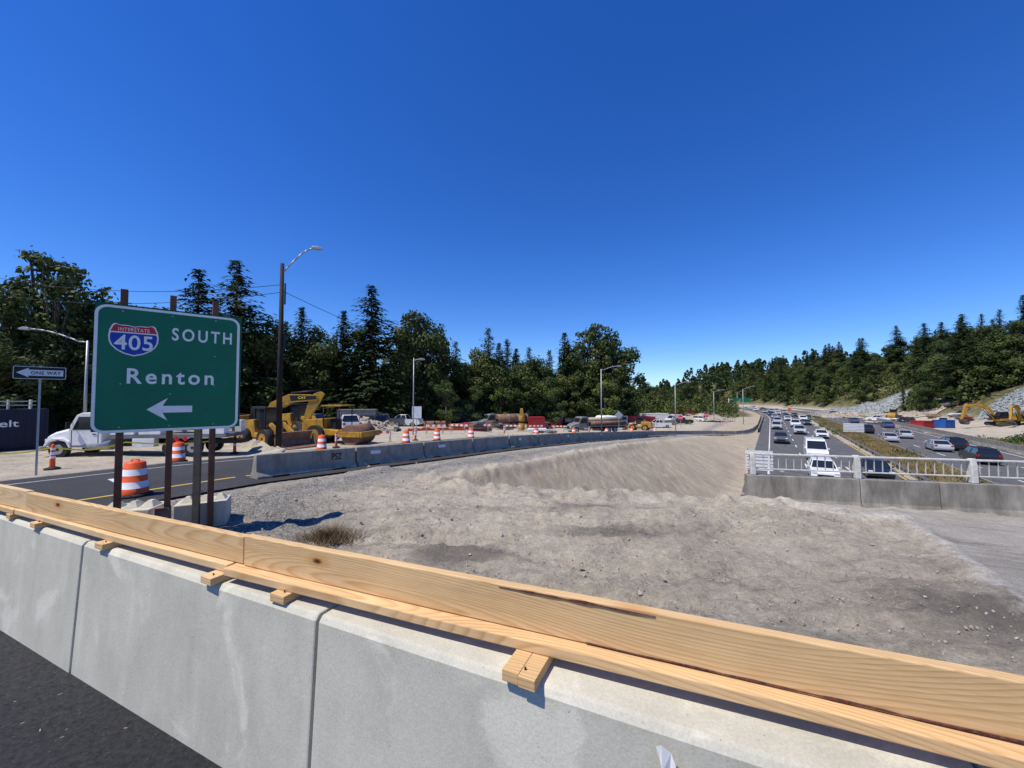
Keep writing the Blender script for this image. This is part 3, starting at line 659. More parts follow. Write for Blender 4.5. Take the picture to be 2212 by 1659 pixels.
def truck(label,loc,rz,cabmat,load,sc=1):
    o=thing('truck',label,'truck',loc,rz); o.scale=(sc,sc,sc)
    mb=MB()
    v=[]; st_=[(4.62,.62,1.10,.80),(4.5,.60,1.32,.88),(4.1,.60,1.52,.95),(3.5,.60,1.68,1.02),(3.1,.60,1.78,1.08)]
    for (x_,zl,zh,w_) in st_: v+=[(x_,-w_,zl),(x_,-w_,zh-.12),(x_,-w_+.16,zh),(x_,w_-.16,zh),(x_,w_,zh-.12),(x_,w_,zl)]
    fcs=[]
    for i in range(4):
        for j in range(6): fcs.append((i*6+j,i*6+(j+1)%6,(i+1)*6+(j+1)%6,(i+1)*6+j))
    fcs+=[tuple(range(6)),tuple(range(24,30))]; mb.add(v,fcs)
    mb.prism([(3.2,.6),(3.2,1.76),(2.78,2.55),(2.5,2.68),(1.6,2.68),(1.45,2.58),(1.4,.6)],-1.12,1.12)
    mb.obj('cab',[cabmat],o,.04)
    mb=MB(); mb.prism([(3.19,1.80),(2.83,2.46),(2.73,2.46),(3.05,1.80)],-1.0,1.0); mb.obj('window',m_glass,o)
    for yy in (-1.125,1.125): mb=MB(); mb.prism([(2.98,1.66),(2.66,2.44),(1.72,2.44),(1.72,1.66)],yy-.006,yy+.006); mb.obj('window',m_glass,o)
    mb=MB(); 
    for yy in (-1.125,1.125):
        mb.box((1.6,yy,1.3),(.03,.01,1.2)); mb.box((3.02,yy,1.2),(.03,.01,.9)); mb.box((1.8,yy*1.01,1.4),(.2,.03,.05)); mb.box((2.3,yy,.7),(1.4,.02,.05))
    mb.obj('door_seams',m_blackp,o)
    mb=MB(); mb.box((4.64,0,.88),(.06,1.1,.46)); mb.obj('grille',m_blackp,o)
    mb=MB(); mb.box((4.72,0,.55),(.22,2.2,.26)); mb.obj('bumper',m_galv,o,.03)
    for yy in (-.72,.72): mb=MB(); mb.box((4.6,yy,1.02),(.14,.24,.18)); mb.obj('headlight',m_chrome,o,.02)
    mb=MB(); mb.box((-1.2,0,.8),(9.6,.9,.25)); mb.obj('chassis',m_blackp,o)
    for yy in (-1,1): mb=MB(); mb.cyl((1.0,yy*.85,.72),(2.3,yy*.85,.72),.30,n=16); mb.obj('fuel_tank',m_galv,o)
    for xx in (3.7,-2.4,-3.6):
        for yy in (-1,1): wheel(o,xx,yy*1.0,.5,.28)
    xx=3.7
    for yy in (-1,1): 
        mb=MB(); mb.prism([(xx-.72,.6),(xx-.6,.95),(xx-.25,1.18),(xx+.3,1.18),(xx+.62,.98),(xx+.74,.7),(xx+.62,.7),(xx+.42,.95),(xx,1.08),(xx-.42,.95),(xx-.6,.6)],yy*1.06-.13,yy*1.06+.13); mb.obj('fender',cabmat,o,.03)
        mb=MB(); mb.box((3.0,yy*1.38,1.95),(.08,.22,.4)); mb.box((3.0,yy*1.22,2.1),(.04,.3,.04)); mb.obj('mirror',m_blackp,o)
    if load=='service':
        mb=MB(); mb.box((-2.3,0,1.22),(6.4,2.3,.22)); mb.obj('deck',m_grey,o)
        for (x_,l_,h_) in ((.3,1.3,.95),(-1.2,1.2,.55),(-4.6,1.6,.75)): 
            for yy in (-.92,.92): mb=MB(); mb.box((x_,yy,1.335+h_/2),(l_,.46,h_)); mb.obj('tool_locker',m_white,o,.02)
        for yy in (-1.0,1.0): mb=MB(); mb.box((-.9,yy,.85),(1.2,.4,.5)); mb.obj('tool_locker',m_white,o,.02)
        mb=MB(); mb.cyl((-4.2,0,2.0),(-1.4,0,2.0),.52,n=20); mb.obj('tank',m_white,o)
        mb=MB(); mb.box((.2,0,1.8),(.7,.8,.9)); mb.cyl((-5.0,0,1.6),(-5.0,0,2.5),.2,n=12); mb.obj('pump_unit',m_grey,o)
        for xx in (-3.2,-2.7):
            mb=MB(); mb.prism([(xx,.88),(xx+.18,1.06),(xx,1.24),(xx-.18,1.06)],1.152,1.158); mb.obj('hazard_placard',m_signred,o)
        mb=MB(); mb.tube([(-5.3,0,1.4),(-5.2,0,2.8),(-2.5,0,3.0)],.08,8); mb.obj('hose_boom',m_grey,o)
        mb=MB(); mb.tube([(.9,-1.05,1.3),(.9,-1.05,2.7),(.9,1.05,2.7),(.9,1.05,1.3)],.04,6); mb.obj('headache_rack',m_blackp,o)
    if load=='tank':
        mb=MB(); mb.cyl((1.0,0,1.75),(-5.8,0,1.75),.85,n=22); mb.obj('tank',m_rust if cabmat is m_grey else m_white,o)
        for xx in (.6,-1.4,-3.4,-5.4): mb=MB(); mb.cyl((xx,0,1.75),(xx-.1,0,1.75),.88,n=22); mb.obj('tank_band',m_galv,o)
    if load=='pipes':
        mb=MB(); mb.box((-2.4,0,1.1),(7,2.4,.16)); mb.obj('flatbed',m_grey,o)
        for i in range(3): mb=MB(); mb.cyl((1.0,-.75+.75*i,1.55),(-5.8,-.75+.75*i,1.55),.36,n=14); mb.obj('pipe',m_rust,o)
        mb=MB(); mb.cyl((1.0,-.38,2.15),(-5.8,-.38,2.15),.36,n=14); mb.obj('pipe',m_tan,o)
    if load=='dump':
        mb=MB(); mb.prism([(1.2,1.1),(1.5,2.6),(-5.6,2.4),(-5.8,1.1)],-1.2,1.2); mb.obj('dump_box',m_red,o,.03)
    return o
truck('white service truck with tank and tool lockers parked',P(-.955,23),math.pi+.12,m_white,'service',.94)
truck('dark tractor truck hauling a banded tank',P(-.03,72),math.pi+.5,m_grey,'tank')
truck('dark truck hauling rusty steel pipes',P(.21,66),math.pi+.3,m_grey,'pipes')
truck('white truck with red dump box parked in the yard',P(.31,96),math.pi+.1,m_white,'dump')
truck('dark truck hauling rusty steel pipes in the yard',P(-.16,78),math.pi-.3,m_grey,'pipes')
truck('white tank truck parked on the dirt yard',P(.12,92),math.pi+.2,m_white,'tank')
def track(o,y,L=3.6):
    pts=[(-L/2,.35),(-L/2+.12,.1),(-L/2+.35,0),(L/2-.35,0),(L/2-.12,.1),(L/2,.35),(L/2-.12,.65),(L/2-.4,.75),(-L/2+.4,.75),(-L/2+.12,.65)]
    mb=MB(); mb.prism(pts,y-.28,y+.28); 
    for i in range(12): mb.box((-L/2+.4+i*(L-.8)/11,y,-.0),(.08,.6,.05)); mb.box((-L/2+.4+i*(L-.8)/11,y,.76),(.08,.6,.05))
    for i in range(6): mb.cyl((-L/2+.5+i*(L-1)/5,y-.31,.25),(-L/2+.5+i*(L-1)/5,y+.31,.25),.16,n=10)
    mb.obj('track',m_tread,o)
def excavator(label,loc,rz,sc=1,fold=True):
    o=thing('excavator',label,'excavator',loc,rz); o.scale=(sc,)*3
    for y in (-1.15,1.15): track(o,y,4.0)
    mb=MB(); mb.box((0,0,.85),(1.6,1.8,.3)); mb.prism([(1.5,1.05),(1.5,1.5),(-.2,1.6),(-.4,2.15),(-2.3,2.15),(-2.6,1.9),(-2.6,1.2),(-2.3,1.05)],-1.25,1.25); mb.obj('house',[m_yel],o,.05)
    mb=MB(); 
    for xx in (-2.2,-1.5,-.8):
        mb.box((xx,-1.256,1.6),(.5,.012,.6))
    mb.box((-1.2,0,2.2),(1.2,1.4,.12)); mb.obj('vent_grille',m_blackp,o)
    mb=MB(); mb.prism([(-2.62,1.1),(-2.62,1.95),(-2.9,1.8),(-2.95,1.25)],-1.2,1.2); mb.obj('counterweight',m_blackp,o,.05)
    mb=MB(); mb.prism([(1.6,1.4),(1.65,2.1),(1.2,2.95),(-.1,2.95),(-.2,1.5)],.3,1.24); mb.obj('cab',m_blackp,o,.04)
    mb=MB(); mb.prism([(1.56,1.7),(1.6,2.1),(1.2,2.85),(.0,2.85),(-.1,1.8)],.25,1.26); mb.obj('window',m_glass,o)
    mb=MB(); mb.tube([(-.6,-1.1,2.1),(-.6,-1.1,2.9),(-2.2,-1.1,2.9),(-2.2,-1.1,2.1)],.03,6); mb.obj('handrail',m_yel,o)
    bp=[(1.0,1.3),(1.3,1.2),(2.6,2.6),(3.8,3.3),(6.0,3.5),(6.15,3.8),(6.0,4.05),(3.5,4.1),(1.9,3.3)] if fold else [(1.0,1.3),(1.3,1.2),(2.8,3.4),(4.2,4.2),(6.5,4.0),(6.6,4.2),(6.5,4.4),(4.0,4.8),(2.2,3.9)]
    mb=MB(); mb.prism(bp,-.28,.28); bo=mb.obj('boom',m_yel,o,.03)
    if fold:
        mb=MB(); mb.prism([(3.7,3.45),(6.0,3.62),(6.0,3.92),(3.6,3.98)],-.286,-.282); mb.obj('boom_stripe',m_blackp,o); text('lettering','CAT',.7,.22,4.7,3.76,-.29,m_tape,o,1,.02)
    st=[(6.3,4.35),(6.6,4.1),(6.1,3.2),(5.05,1.3),(4.7,1.35),(5.2,3.3),(5.7,4.15)] if fold else [(6.3,4.7),(6.6,4.5),(7.5,1.3),(7.25,1.25),(6.2,3.6)]
    mb=MB(); mb.prism(st,-.2,.2); mb.obj('stick',m_yel,o,.02)
    bx,bz=st[4]if fold else st[3]
    mb=MB(); mb.prism([(bx-.1,bz+.1),(bx+.25,bz+.05),(bx+.2,bz-.5),(bx-.1,bz-1.0),(bx-.7,bz-1.1),(bx-1.1,bz-.6),(bx-.9,bz-.5),(bx-.5,bz-.8),(bx-.2,bz-.4)],-.55,.55); mb.obj('bucket',m_tread,o,.02)
    for y in (-.42,.42): mb=MB(); mb.cyl((1.5,y,1.5),(3.1,y,3.4),.08,n=8,m=0); mb.cyl((1.5,y,1.5),(2.3,y,2.45),.12,n=8,m=1); mb.obj('hydraulic_ram',[m_galv,m_blackp],o)
    mb=MB(); mb.cyl((3.6,0,4.2 if fold else 4.7),(6.2,0,4.45 if fold else 4.8),.09,n=8,m=0); mb.obj('hydraulic_ram',m_blackp,o)
    return o
excavator('yellow tracked excavator with folded arm parked',P(-.68,34),.10,.95)
excavator('yellow excavator digging beside the rock slope',P(1.27,90),math.pi-.15,1.1,fold=False)
excavator('yellow excavator working near the barrier',P(1.325,88),math.pi+.4,.95,fold=False)
def loader(label,loc,rz,sc=1):
    o=thing('wheel_loader',label,'wheel loader',loc,rz); o.scale=(sc,)*3
    for xx in (1.3,-1.5):
        for yy in (-1,1): wheel(o,xx,yy*1.05,.72,.55,rim=m_yel)
    mb=MB(); mb.prism([(-2.8,.9),(-2.9,1.4),(-2.7,2.0),(-.6,2.15),(-.4,1.1),(1.9,1.1),(1.9,.7),(-2.5,.7)],-.85,.85); mb.obj('chassis',m_yel,o,.06)
    mb=MB(); mb.box((-.1,0,3.02),(1.6,1.5,.12)); 
    for xx in (-.75,.55):
        for yy in (-.65,.65): mb.box((xx,yy,2.1),(.1,.1,1.8))
    mb.obj('cab_frame',m_blackp,o,.02)
    mb=MB(); mb.box((-.1,0,2.2),(1.25,1.25,1.55)); mb.obj('window',m_glass,o)
    for yy in (-.5,.5): mb=MB(); mb.prism([(.9,1.7),(1.1,1.9),(2.6,1.0),(3.1,.5),(2.9,.35),(2.3,.8)],yy-.1,yy+.1); mb.obj('lift_arm',m_yel,o)
    mb=MB(); mb.prism([(3.0,.15),(4.1,.05),(4.1,.1),(3.3,.3),(3.1,.7),(3.35,1.25),(3.25,1.3),(2.9,.8)],-1.4,1.4); mb.box((3.5,-1.38,.55),(.8,.04,.8),top=(.4,1)); mb.box((3.5,1.38,.55),(.8,.04,.8),top=(.4,1)); mb.obj('bucket',m_rust,o)
    return o
loader('yellow wheel loader with its rusty bucket lowered',P(-.63,28.5),-.45,.92)
loader('yellow wheel loader on graded dirt',P(.99,125),.6,1.1)
loader('yellow wheel loader parked in the yard',P(.33,82),2.6,.9)
loader('yellow wheel loader parked behind the truck',P(-.74,38),.3,.95)
loader('yellow wheel loader parked beside the excavator',P(-.545,38),-.6,1.0)
def roller(label,loc,rz):
    o=thing('road_roller',label,'road roller',loc,rz)
    mb=MB(); mb.cyl((1.7,-1.05,.78),(1.7,1.05,.78),.78,n=28); mb.obj('drum',m_rust,o)
    mb=MB()
    for yy in (-1.15,1.15): mb.box((1.6,yy,.85),(2.1,.16,.4))
    mb.box((.55,0,.85),(.25,2.3,.5)); mb.box((2.7,0,.85),(.2,2.4,.4)); mb.obj('drum_frame',m_yel,o,.02)
    for yy in (-1,1): wheel(o,-1.5,yy*.85,.75,.5,rim=m_yel)
    mb=MB(); mb.prism([(-2.9,.9),(-2.9,1.6),(-2.5,1.9),(-1.0,2.0),(-.9,1.2),(.4,1.1),(.4,.7),(-2.5,.7)],-.8,.8); mb.obj('engine_body',m_yel,o,.05)
    mb=MB(); mb.box((-.2,0,3.0),(1.8,1.7,.1),m=1)
    for xx in (-.95,.5):
        for yy in (-.75,.75): mb.cyl((xx,yy,1.1),(xx,yy,3.0),.04,n=6)
    mb.obj('canopy',[m_blackp,m_yel],o)
    mb=MB(); mb.box((-.4,0,1.5),(.6,.7,.9)); mb.obj('seat',m_blackp,o,.05)
    return o
roller('yellow single drum soil compactor with canopy',P(-.445,30.5),-.25)
for i,(a,Y,r,L,rz) in enumerate(((-.20,72,.9,3.6,.2),(-.19,66,.5,4,.3),(-.23,64,.45,4,-.2),(-.12,63,.4,5,.2),(-.34,52,.35,3,.5))):
    x,y,z=P(a,Y); o=thing('steel_pipe','large rusty steel pipe lying on the dirt','pipe',(x,y,z),rz,'rusty steel pipes stored in the yard')
    mb=MB(); mb.cyl((-L/2,0,r),(L/2,0,r),r,n=22,caps=False); mb.cyl((-L/2,0,r),(L/2,0,r),r*.93,n=22,caps=False); mb.obj('pipe_shell',m_rust,o)
def container(name,label,cat,loc,rz,d,m_,group=None):
    o=thing(name,label,cat,loc,rz,group); L,w,h=d; mb=MB(); mb.box((0,0,h/2+.08),(L-.1,w-.1,h-.16)); 
    k=int(L/.3)
    for i in range(k):
        x_=-L/2+.2+i*(L-.4)/max(1,k-1)
        for yy in (-1,1): mb.box((x_,yy*(w/2-.04),h/2+.08),(.14,.05,h-.3))
    mb.obj('corrugated_wall',m_,o)
    mb=MB()
    for xx in (-1,1):
        for yy in (-1,1): mb.box((xx*(L/2-.05),yy*(w/2-.05),h/2),(.14,.14,h))
    for zz in (.08,h-.06):
        for yy in (-1,1): mb.box((0,yy*(w/2-.05),zz),(L-.15,.11,.12))
        for xx in (-1,1): mb.box((xx*(L/2-.05),0,zz),(.11,w-.15,.12))
    mb.obj('frame',m_,o)
    for yy in (-.5,.5): mb=MB(); mb.cyl((L/2+.01,yy,.2),(L/2+.01,yy,h-.2),.025,n=6); mb.obj('door_bar',m_galv,o)
    return o
G='shipping containers in the yard'
for (a,Y,rz,d_,m_,lab) in ((.062,74,.1,(3.0,2.4,2.3),m_red,'red corrugated steel shipping container'),(.105,86,.2,(3.6,2.4,1.9),m_red,'red corrugated steel shipping container'),(1.063,92,.3,(4.0,2.4,1.7),m_red,'red open top container by the motorway'),(1.118,92,.3,(3.6,2.4,1.9),m_blue,'blue open top container by the motorway'),(.20,96,.2,(3.2,2.4,3.4),m_grey,'grey storage container on the dirt yard'),(-.06,95,.2,(6,2.4,2.5),m_tan,'tan storage container on the dirt yard'),(.30,104,.1,(6,2.4,2.4),m_white,'white storage container on the dirt yard'),(.37,118,.1,(8,2.4,2.4),m_white,'white storage container on the dirt yard'),(.40,100,.5,(4,2.4,1.4),m_tan,'tan storage container on the dirt yard'),(.15,108,.1,(7,2.4,2.6),m_grey,'grey storage container on the dirt yard'),(.01,100,.3,(5,2.4,2.4),m_white,'white storage container on the dirt yard'),(.45,140,.2,(8,2.4,2.6),m_red,'red corrugated steel shipping container'),(-.40,54,.2,(5,2.4,2.4),m_grey,'grey storage container on the dirt yard')):
    container('shipping_container',lab,'container',P(a,Y),rz,d_,m_,G)
x,y,z=P(-1.37,24); nb=container('equipment_trailer','navy rental equipment trailer with white lettering','trailer',(x,y,z),math.atan2(y,x)-math.pi/2,(5.0,2.4,2.6),m_navy)
text('lettering','Belt',1.15,.42,.75,1.72,-1.26,m_refl,nb,1,.01)
mb=MB()
for i in range(5): mb.box((-1.8+i*.9,0,2.9),(.08,1.6,.6))
mb.box((0,-.7,3.1),(4,.06,.06)); mb.box((0,-.7,2.85),(4,.06,.06)); mb.obj('roof_rack',m_rail,nb)
x,y,z=P(.245,84); o=thing('canopy_tent','white canvas work tent with peaked roof','tent',(x,y,z),.2); mb=MB(); mb.prism([(-2.6,0),(-2.6,1.7),(-1.4,2.9),(1.6,2.9),(2.8,1.5),(2.8,0)],-2,2); mb.obj('canvas',m_tent,o,.1)
x,y,z=P(.025,64); o=thing('drill_casing','tall yellow drilling attachment standing upright','drilling tool',(x,y,z)); mb=MB(); mb.cyl((0,0,0),(0,0,1.1),.5,n=16); mb.cyl((0,0,1.1),(0,0,1.5),.32,n=14); mb.cyl((0,0,1.5),(0,0,2.4),.48,n=16); mb.box((0,0,3.0),(.7,.6,1.2),top=(.6,.8)); mb.box((.35,0,2.5),(.3,.3,.6)); mb.obj('tool_body',m_yel,o,.03); mb=MB(); mb.cyl((0,0,1.2),(0,0,1.4),.4,n=14); mb.obj('collar',m_blackp,o)
def ssign(name,label,loc,rz,w,h,zc,m_,shape='rect',txt=None,tm=None,group=None):
    o=thing(name,label,'road sign',loc,rz,group); mb=MB()
    if shape=='rect': mb.prism(rr(-w/2,zc-h/2,w/2,zc+h/2,.04,3),0,.02)
    elif shape=='diamond': mb.prism([(0,zc-h/2),(w/2,zc),(0,zc+h/2),(-w/2,zc)],0,.02)
    else: mb.prism([(w/2*math.cos(rad(22.5+45*i)),zc+h/2*math.sin(rad(22.5+45*i))) for i in range(8)],0,.02)
    mb.obj('sign_panel',m_,o); mb=MB(); mb.box((0,.06,zc/2+h/4),(.08,.08,zc+h/2)); mb.obj('post',m_galv,o)
    if txt: text('lettering',txt,w*.8,h*.3,0,zc,-.004,tm,o)
    return o
ssign('road_sign','white rectangular sign on a post',P(-.247,42),.2,1.0,1.3,2.3,m_refl)
ssign('stop_sign','red octagonal stop sign on a post',P(.437,90),-.3,1.2,1.2,2.4,m_signred,'oct','STOP',m_refl)
ssign('stop_sign','red octagonal stop sign on a post',P(.505,108),-.4,1.3,1.3,2.4,m_signred,'oct','STOP',m_refl)
ssign('road_sign','grey back of a diamond warning sign',P(.277,60),-.3,1.3,1.3,3.0,m_galv,'diamond')
ssign('road_sign','orange diamond construction warning sign',P(.72,150),-.4,1.5,1.5,2.6,m_orange,'diamond')
o=thing('overhead_sign','green overhead motorway sign on a gantry arm','road sign',(.597*165,165,ZF),-.3); mb=MB(); mb.cyl((-5,0,0),(-5,0,6.9),.15,n=8); mb.tube([(-5,0,6.4),(4,0,6.4)],.12,8); mb.obj('gantry',m_galv,o)
for c_,d_ in (((-2.4,-.2,6.3),(2.4,.06,1.2)),((1.2,-.2,6.2),(3.6,.06,1.8))): mb=MB(); mb.box(c_,d_); mb.obj('sign_panel',m_green,o)
for a,Y,w,h in ((.638,36,2.2,1.9),(.885,70,3.0,1.6)):
    x=a*Y; y=Y; z=H(x,y); o=thing('message_board','white slatted work board on a frame','sign board',(x,y,z),-.4); mb=MB()
    k=6
    for i in range(k): mb.box((0,0,.6+i*h/k),(w,.05,h/k*.72))
    mb.obj('slats',m_white,o)
    for xx in (-w*.4,w*.4): mb=MB(); mb.box((xx,.06,(h+.6)/2),(.08,.08,h+.6)); mb.obj('post',m_galv,o)
def longbar(q,s0,s1,label,h=1.0,w=.4,m_=None):
    mb=MB(); n=int((s1-s0)/6)
    v=[];f=[]
    pf=[(-w/2,0),(-w*.22,.35*h),(-w*.18,h),(w*.18,h),(w*.22,.35*h),(w/2,0)]
    for i in range(n+1):
        s=s0+(s1-s0)*i/n
        for (dq,zz) in pf:
            x,y=xy(s,q+dq); v.append((x,y,ZF+zz))
    for i in range(n):
        for j in range(5): f.append((i*6+j,i*6+j+1,(i+1)*6+j+1,(i+1)*6+j))
    mb.add(v,f); o=thing('concrete_barrier',label,'concrete barrier'); mb.obj('barrier_wall',m_ or m_conc_bar,o)
longbar(26.8,10,300,'long continuous concrete barrier beside the motorway',1.05)
longbar(13.9,8,300,'long low concrete median barrier',.8)
longbar(-2.3,95,300,'long concrete edge barrier of the motorway',.8)
o=thing('guardrail','galvanized steel guardrail along the planted median','guardrail'); mb=MB()
v=[];f=[];n=70
for i in range(n+1):
    s=20+i*3.8; x,y=xy(s,10.4)
    for zz in (.45,.75): v.append((x,y,ZF+zz))
for i in range(n): f.append((2*i,2*i+1,2*i+3,2*i+2))
mb.add(v,f); mb.obj('rail_beam',m_galv,o,fix=False)
mb=MB(); mb.box((0,0,.38),(.12,.12,.76)); pm=mb.mesh('guardrail_post',[m_post])
for i in range(n): 
    x,y=xy(20+i*3.8,10.5); c_=bpy.data.objects.new('post',pm); C.objects.link(c_); c_.parent=o; c_.location=(x,y,ZF)
# rock slopes and soil heaps draped over the terrain
m_rock=mat('crushed_rock',(.33,.345,.33),(.21,.225,.22),1.5,.9,.8,5)
m_dpile=mat('soil_heap',(.42,.36,.27),(.29,.25,.19),.6,.95,.6,5)
def rocks(name,label,cx,cy,w,d,h,seed,nrock=500,mt=None,ss=(.25,.6)):
    rr2=random.Random(seed); mb=MB(); v=[];f=[];k=40
    for j in range(k):
        for i in range(k):
            u=-1+2*i/(k-1); t=-1+2*j/(k-1); hh=h*max(0,1-(abs(u)**1.5)*.95-(abs(t)**2)*.9)*(1+.35*noise.noise((u*3,t*3,seed)))+.15*noise.noise((u*15,t*15,seed))
            ex=-.6 if (u*u+t*t)>1.25 else 0
            v.append((u*w/2,t*d/2,H(cx+u*w/2,cy+t*d/2)+.25+hh+ex))
    f=[(j*k+i,j*k+i+1,(j+1)*k+i+1,(j+1)*k+i) for j in range(k-1) for i in range(k-1)]; mb.add(v,f)
    for _ in range(nrock):
        i=rr2.randrange(k*k); p=v[i]; u=p[0]*2/w; t=p[1]*2/d
        if u*u+t*t>1.1: continue
        s=rr2.uniform(*ss); e=Matrix.Rotation(rr2.uniform(0,6),3,(rr2.random(),rr2.random(),rr2.random()+.01))
        mb.box((p[0]+rr2.uniform(-.5,.5),p[1]+rr2.uniform(-.5,.5),p[2]+.05),(s,s*.8,s*.7),rot=e,top=(.6,.7))
    o=mb.obj(name,mt,fix=False); o.location=(cx,cy,0); tag(o,label,'rock pile' if mt is m_rock else 'soil heap',kind='stuff'); return o
rocks('rock_pile','sloping bank of pale blue-grey crushed rock',148,160,46,20,3.4,3,1800,m_rock)
rocks('rock_pile','sloping bank of pale blue-grey crushed rock',140,101,26,16,1.0,5,1500,m_rock)
rocks('soil_heap','low heap of brown graded soil',137,133,40,18,1.0,8,300,m_dpile)
rocks('soil_heap','low heap of brown graded soil',123,142,26,12,1.6,18,300,m_dpile)
rocks('soil_heap','low heap of brown graded soil',60,120,16,8,2.0,9,100,m_dpile)
rocks('soil_heap','low heap of brown graded soil',-3,78,14,5,1.5,10,100,m_dpile)
rocks('soil_heap','low heap of brown graded soil',-18,46,9,4,1.1,12,100,m_dpile)
def bare(x,y): return (((x-148)/26)**2+((y-160)/13)**2<1.2) or (((x-137)/19)**2+((y-100)/13)**2<1.1)
# yard clutter
for i in range(104):
    a=R.uniform(-.36,.56); Y=R.uniform(50,116)
    if i>84: a=R.uniform(.93,1.2); Y=R.uniform(95,125)
    if -.02<a<.03: continue
    x,y,z=P(a,Y); 
    if i<=84 and .83*x-.558*y>-25: continue
    o=thing('material_stack','stack of construction materials on timber skids','building materials',(x,y,z),R.uniform(0,3),'stacked materials in the yard')
    for k in range(R.randint(1,4)):
        mb=MB(); mb.box((R.uniform(-.2,.2),R.uniform(-.08,.08),.2+k*.32),(R.uniform(1.2,3.4),1.3,.26)); mb.obj('bundle',R.choice([m_tan,m_grey,m_rust,m_white,m_rust,m_grey,m_red,m_tread]),o,.02)
    for xx in (-.6,.6): mb=MB(); mb.box((xx,0,.03),(.12,1.3,.08)); mb.obj('skid',m_post,o)
for (a,Y,k_,c_) in ((-.01,100,'pickup','white'),(.14,104,'pickup','white'),(.17,92,'suv','black'),(.335,90,'pickup','white'),(.27,98,'van','white'),(.46,128,'pickup','white'),(.42,112,'van','white'),(-.42,44,'pickup','white'),(.95,118,'pickup','white'),(1.02,108,'suv','black'),(.08,80,'pickup','black'),(.36,100,'suv','silver'),(.38,92,'pickup','white'),(.44,105,'pickup','black'),(-.28,60,'pickup','white'),(-.09,84,'pickup','grey'),(.50,140,'van','white'),(1.12,104,'pickup','white'),(-.33,56,'pickup','grey'),(.18,80,'pickup','white'),(.48,118,'suv','white'),(.52,130,'pickup','grey'),(-.51,46,'pickup','grey'),(-.37,48,'suv','black')):
    x,y,z=P(a,Y); o=dup(protos[k_],(x,y,z),R.uniform(2,4),1,'%s %s parked on the construction site'%(c_,{'pickup':'pickup truck','suv':'sport utility vehicle','van':'work van'}[k_]),CC[c_]); o['category']={'pickup':'pickup truck','suv':'car','van':'van'}[k_]; o['group']='vehicles parked on the construction site'
for a,Y in ((-.14,46),(-.08,50),(.0,54),(-.2,43),(.55,100),(.57,112),(-.345,31),(.06,60),(.12,64)):
    x,y,z=P(a,Y); o=thing('barricade','folding barricade with orange and white board','barricade',(x,y,z),R.uniform(-.3,.3),'orange and white barricades'); mb=MB()
    for i in range(8): mb.box((-1.05+.3*i,0,.85),(.3,.03,.22),m=i%2)
    mb.obj('striped_board',[m_orange,m_refl],o)
    for xx in (-.9,.9): mb=MB(); mb.tube([(xx,-.3,0),(xx,0,1.0),(xx,.3,0)],.03,6); mb.obj('leg',m_galv,o)
p0=Vector(P(-.27,44)); p1=Vector(P(-.12,50)); o=thing('safety_fence','low orange plastic safety fence on the dirt','fence',tuple(p0)); mb=MB(); k=24; v=[];f=[]
for i in range(k+1):
    p=p0.lerp(p1,i/k)-p0; p.z=H(p.x+p0.x,p.y+p0.y)-p0.z; w_=.2*noise.noise((i*.9,.3,0)); v+=[(p.x,p.y+w_,p.z+.10),(p.x,p.y+w_,p.z+.42+w_)]
for i in range(k): f.append((2*i,2*i+2,2*i+3,2*i+1))
mb.add(v,f); mb.obj('netting',m_orange,o,fix=False)
# ------------------------------------------------------------------ trees
def conifer(seed,h=24.,rb=6.,dens=12,gap=.14):
    r=random.Random(seed); mb=MB(); v=[];f=[]
    z=h*.08
    while z<h*.985:
        t=z/h; 
        for b_ in range(dens):
            if r.random()<gap: continue
            a=r.uniform(0,2*math.pi); dx,dy=math.cos(a),math.sin(a)
            env=rb*(1-t)**.68*(.82+1.15*noise.noise((dx*1.3+seed,dy*1.3,z*.42)))+.15
            L=max(.3,env*r.uniform(.55,1.2)); k=max(2,int(L/.46)); droop=r.uniform(.05,.34)
            for i in range(k):
                u=(i+.6)/k; px=dx*L*u; py=dy*L*u; pz=z+r.uniform(-.12,.12)+.45*u-L*droop*u*u; wd=.22+.6*(1-u)*min(1,L/2)
                for _ in range(2):
                    o_=r.uniform(-wd,wd); cx_=px-dy*o_; cy_=py+dx*o_; s=r.uniform(.26,.56)*(.6+.4*min(1,L/2)); aa=a+r.uniform(-.9,.9); ex,ey=math.cos(aa)*s,math.sin(aa)*s; dz=r.uniform(-.55,-.05)*s
                    n=len(v); v+=[(cx_-ex*.5+ey*.34,cy_-ey*.5-ex*.34,pz+.05),(cx_-ex*.5-ey*.34,cy_-ey*.5+ex*.34,pz+r.uniform(-.15,.15)),(cx_+ex*.9,cy_+ey*.9,pz+dz-.1)]; f.append((n,n+1,n+2))
        z+=r.uniform(.3,.5)
    mb.add(v,f); cr=mb.mesh('crown',[m_con],False)
    tr=MB(); tr.cyl((0,0,-.5),(0,0,h*.55),.38,.2,8); tr.cyl((0,0,h*.55),(0,0,h*.985),.2,.03,8); return cr,tr.mesh('trunk',[m_bark]),h
